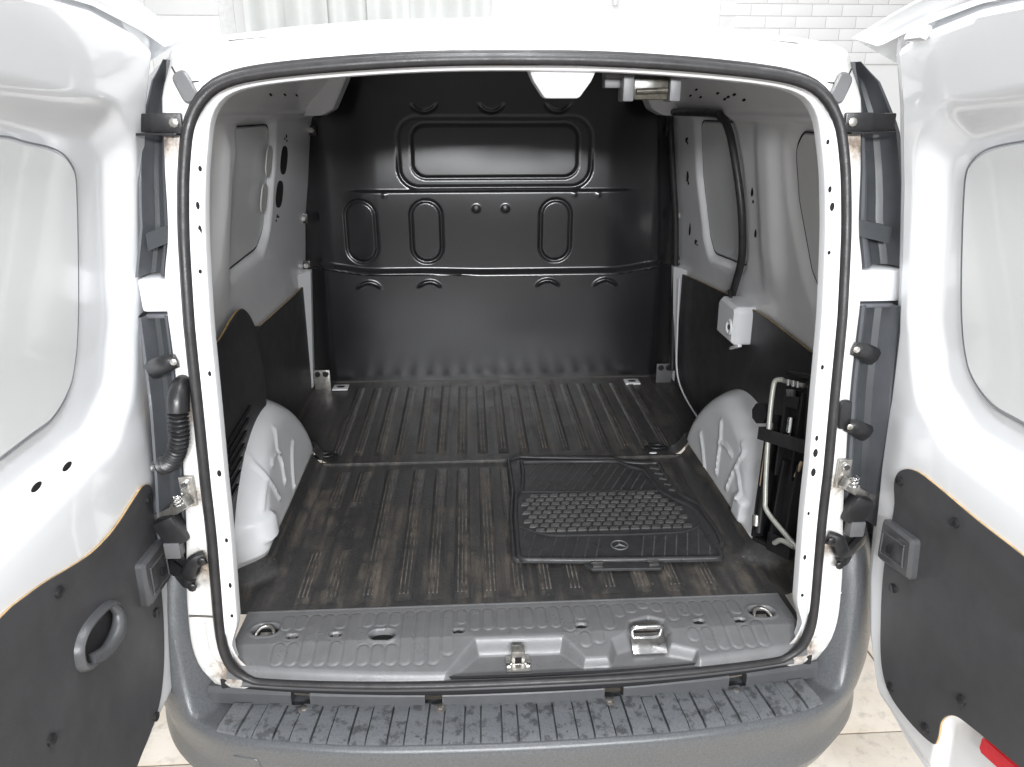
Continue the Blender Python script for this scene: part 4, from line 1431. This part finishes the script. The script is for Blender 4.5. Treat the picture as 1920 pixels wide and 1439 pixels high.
door_r = make_door(1, .01, -.098, .64)

# ================================================================== RUBBER FLOOR MATS
def mat_base(root, outline, z0, th, rim, name='mat_sheet'):
    P = outline if area2(outline) > 0 else outline[::-1]
    P = resample(P, 140, True)
    mb = panel(name, P, lambda u, v, h: (u, v, z0 + h), th, 'mat', root, spacing=.03, bev=.0015)
    if rim:
        q = offset_poly(P, .006)
        tube('raised_rim', np.stack([q[:, 0], q[:, 1], np.full(len(q), z0 + th + .0015)], 1), .0062, 'mat', root, n=8, closed=True, up=(0, 0, 1), sx=.8)
    return mb
MZ = .6075
low = empty('floor_mat', (.27, .53, MZ))
tag(low, 'lower black rubber mat peeking out beneath the emblem mat', 'floor mat', 'rubber floor mats')
lo_out = np.array([(-.005, .26), (-.002, .46), (.012, .62), (.010, .82), (.05, .846), (.11, .838), (.36, .812), (.372, .79), (.435, .775), (.489, .778), (.486, .715), (.500, .570), (.536, .513), (.545, .366), (.540, .30), (.50, .262), (.20, .262)])
lo_out = rpoly(lo_out, .014, 4)
for q in [1]:
    P = lo_out - np.array([.27, .53])
    mat_base(low, P, 0, .006, True)
    for k in range(5):
        box('tread_block', (.462 + .006 * k - .27, .735 - .035 * k - .53, .0075), (.030, .012, .004), 'matblock', low, rot=rotE(0, 0, -20), b=.001)
upm = empty('floor_mat', (.27, .53, MZ + .0065))
tag(upm, 'black rubber mat with star emblem lying on the cargo floor', 'floor mat', 'rubber floor mats')
out_ = np.array([(.048, .796), (.355, .784), (.387, .742), (.426, .716), (.434, .66), (.446, .58), (.472, .538), (.508, .492), (.514, .451), (.511, .379), (.519, .245), (.511, .230), (.366, .234), (.163, .241), (.016, .252), (.006, .272), (.010, .456), (.020, .584), (.041, .618), (.050, .728)])
out_ = rpoly(out_, .012, 4)
P = out_ - np.array([.27, .53])
mat_base(upm, P, 0, .006, True)
TZ = .006
def L(x, y, z=TZ): return (x - .27, y - .53, z)
# border beads of the three fields
b1 = [L(.036, .600), L(.20, .590), L(.443, .582)]
b2 = [L(.020, .411), L(.050, .388), L(.078, .370), L(.123, .360), L(.289, .355), L(.427, .357), L(.470, .368), L(.502, .389)]
for b in (b1, b2):
    tube('field_bead', cr([np.array(p) for p in b], 6), .0032, 'mat', upm, n=6, up=(0, 0, 1))
b3 = cr([np.array(L(*p)) for p in ((.060, .782), (.345, .772), (.375, .735), (.416, .708), (.424, .66), (.437, .59), (.466, .530), (.498, .487), (.503, .450), (.500, .379), (.507, .250))], 4)
tube('inner_bead', b3, .0026, 'mat', upm, n=6, up=(0, 0, 1))
# slanted ribs of the upper and lower field
inner = offset_poly((lambda q: q if area2(q) > 0 else q[::-1])(resample(out_, 160, True)), .020)
def clip_rib(x0, y0, x1, y1, test):
    t = np.linspace(0, 1, 80)
    xs_ = x0 + (x1 - x0) * t; ys_ = y0 + (y1 - y0) * t
    ok = inside(inner, xs_, ys_) & test(xs_, ys_)
    if ok.sum() < 10: return None
    i = np.where(ok)[0]
    return (xs_[i[0]], ys_[i[0]]), (xs_[i[-1]], ys_[i[-1]])
def ytop(x): return ip(x, [.036, .20, .443], [.600, .590, .582])
def ybot(x): return ip(x, [.020, .050, .078, .123, .289, .427, .470, .502], [.411, .388, .370, .360, .355, .357, .368, .389])
for k in range(18):
    x0 = -.02 + k * .0285
    r_ = clip_rib(x0, .58, x0 + .115, .80, lambda x, y: y > ytop(x) + .010)
    if r_:
        tube('slanted_rib', [L(*r_[0]), L(*r_[1])], .0022, 'matblock', upm, n=6, up=(0, 0, 1))
for k in range(20):
    x0 = -.03 + k * .0285
    r_ = clip_rib(x0, .245, x0 + .05, .42, lambda x, y: (y < ybot(x) - .010) & (np.abs(x - .27) > .042))
    if r_:
        tube('slanted_rib', [L(*r_[0]), L(*r_[1])], .0022, 'matblock', upm, n=6, up=(0, 0, 1))
# grid of slanted blocks
def block():
    V = []; F = []
    for (k, z) in ((1, 0), (.9, .0042)):
        for (x, y) in ((-.0125, -.0085), (.0115, -.0085), (.0165, .0085), (-.0075, .0085)):
            V.append((x * k, y * k, z))
    F = [(4, 5, 6, 7)] + [(i, (i + 1) % 4, 4 + (i + 1) % 4, 4 + i) for i in range(4)]
    mb = MB().add(V, F)
    mb.box((.001, .0028, .0045), (.019, .0022, .0022)); mb.box((-.001, -.0030, .0045), (.019, .0022, .0022))
    return mb.build('tread_block', 'matblock', upm, sharp=30)
bs0 = None
for r_ in range(10):
    y = .570 - r_ * .0228
    for c_ in range(20):
        x = .020 + c_ * .0278 + ((r_ % 2) * .0139) - .004 * r_ * 0
        if y > ytop(x) - .011 or y < ybot(x) + .012: continue
        if not bool(inside(inner, np.array([x + .018]), np.array([y]))[0]) or not bool(inside(inner, np.array([x - .012]), np.array([y]))[0]): continue
        if bs0 is None:
            bs0 = block(); t = bs0
        else: t = copy_child(bs0, upm)
        t.location = L(x, y, TZ)
# star emblem
ex, ey = .269, .306
P = [L(ex + .0205 * math.cos(a), ey + .0205 * math.sin(a), TZ + .001) for a in np.linspace(0, 2 * math.pi, 40, endpoint=False)]
em = tube('emblem_ring', P, .0022, 'moulding', upm, n=8, closed=True, up=(0, 0, 1))
V = [L(ex, ey, TZ + .0055)]
for k in range(6):
    a = math.pi / 2 + k * math.pi / 3
    rr = .0192 if k % 2 == 0 else .0040
    V.append(L(ex + rr * math.cos(a), ey + rr * math.sin(a), TZ + .0012))
mesh_obj('emblem_star', V, [(0, 1 + k, 1 + (k + 1) % 6) for k in range(6)] + [(6, 5, 4, 3, 2, 1)], 'moulding', upm, smooth=False)
# front flap with two clips
panel('front_flap', rpoly([(.165 - .27, .238 - .53), (.369 - .27, .232 - .53), (.352 - .27, .206 - .53), (.184 - .27, .212 - .53)], .005), lambda u, v, h: (u, v, -.003 + h), .006, 'mat', upm, spacing=.03, bev=.0015)
for x in (.200, .337):
    box('clip', (x - .27, .224 - .53, .005), (.024, .016, .006), 'matblock', upm, b=.0015)
    box('clip_bar', (x - .27, .231 - .53, .0078), (.030, .004, .004), 'matblock', upm, b=.001)

# ================================================================== JACK AND TOOL KIT on the right wheel arch
kit = empty('jack_kit', (.60, .17, .66))
tag(kit, 'black car jack and wheel wrench strapped in a tray on the right wheel arch', 'jack')
O = np.array([.612, .160, .695]); top = np.array([.655, .250, 1.090])
uz = (top - O) / np.linalg.norm(top - O)
nx = np.array([-1, -.35, 0.]); nx -= uz * (nx @ uz); nx /= np.linalg.norm(nx)      # out of the tray, towards the bay
uy = np.cross(uz, nx); uy /= np.linalg.norm(uy)
if uy[1] < 0: uy = -uy
RM = Matrix(((uy[0], uz[0], nx[0]), (uy[1], uz[1], nx[1]), (uy[2], uz[2], nx[2]))).to_4x4()
KO = np.array([.60, .17, .66])
def K(a, b, c): return tuple(O + uy * a + uz * b + nx * c - KO)
def kbox(name, a, b, c, sa, sb, sc, mat, bev=.003, rot=None):
    m = Matrix.Translation(Vector(K(a, b, c))) @ RM @ (rot if rot is not None else Matrix())
    V, F = box_data((sa, sb, sc), bev)
    return fix_normals(mesh_obj(name, [m @ Vector(v) for v in V], F, mat, kit, sharp=35))
tray = kbox('tray', 0, .20, -.030, .150, .41, .012, 'black')
kbox('tray_wall', .076, .15, -.010, .010, .30, .050, 'black')
kbox('tray_wall', 0, -.003, -.010, .150, .010, .050, 'black')
kbox('tray_wall', -.02, .405, -.010, .120, .010, .050, 'black')
# scissor jack: two channel arms, saddle, screw
kbox('jack_arm', -.010, .27, .004, .050, .20, .010, 'black')
for q in (-.024, .024):
    kbox('jack_flange', -.010 + q, .27, .014, .006, .20, .030, 'black', .0015)
kbox('jack_arm', -.022, .11, .004, .046, .20, .012, 'black', rot=rotE(0, 0, 3))
for q in (-.022, .022):
    kbox('jack_flange', -.022 + q, .11, .014, .006, .20, .028, 'black', .0015, rot=rotE(0, 0, 3))
kbox('jack_base', -.025, .015, .008, .075, .045, .040, 'black', .005)
tube('jack_screw', [K(-.008, .31, .024), K(-.008, .245, .024)], .0085, 'chrome', kit, n=12)
tube('jack_nut', [K(.005, .372, .024), K(.003, .356, .024)], .0125, 'chrome', kit, n=6)
kbox('jack_saddle', -.004, .345, .012, .044, .028, .034, 'black')
tube('jack_cross_pin', [K(.032, .388, .026), K(-.035, .386, .026)], .0055, 'steel', kit, n=10)
for a in (.012, -.004, -.018):
    tube('pin_collar', [K(a, .380, .028), K(a, .394, .030)], .0048, 'chrome', kit, n=8)
disc_at('jack_hole', K(-.020, .175, .0105), tuple(nx), .009, .0015, 'hole', kit, 12)
disc_at('jack_hole', K(-.010, .225, .0095), tuple(nx), .008, .0015, 'hole', kit, 12)
# wheel wrench: bent pale rod
P = cr([K(.030, .390, .030), K(.046, .386, .034), K(.050, .368, .036), K(.046, .30, .038), K(.034, .20, .040), K(.022, .115, .040), K(.010, .085, .040), K(-.05, .050, .034), K(-.085, .03, .03)], 6)
tube('wheel_wrench', P, .0058, 'rodgrey', kit, n=10)
P = cr([K(-.02, .020, .034), K(-.045, .035, .038), K(-.08, .032, .034)], 6)
tube('wrench_end', P, .006, 'rodgrey', kit, n=10)
# dark handle bar and tan shims
tube('handle_bar', [K(.058, .285, .018), K(.052, .02, .018)], .0085, 'black', kit, n=12)
tube('tow_eye', [K(.060, .060, .024), K(.057, .035, .024)], .010, 'steel', kit, n=12)
kbox('shim', .064, .18, .020, .006, .10, .004, 'tan', .001)
kbox('shim', -.050, .20, .024, .006, .04, .006, 'tan', .001, rot=rotE(0, 0, 18))
kbox('yellow_mark', .018, .215, .012, .004, .06, .006, 'yellow', .001)
kbox('cross_brace', -.055, .33, .02, .014, .14, .014, 'black', .003, rot=rotE(0, 0, -6))
# strap and knob
kbox('strap', -.016, .258, .046, .160, .030, .003, 'rubber', .001)
kbox('strap_end', .066, .258, .020, .003, .030, .055, 'rubber', .001)
kn = tube('knob', [K(.092, .300, .004), K(.092, .300, .030)], .026, 'black', kit, n=8)
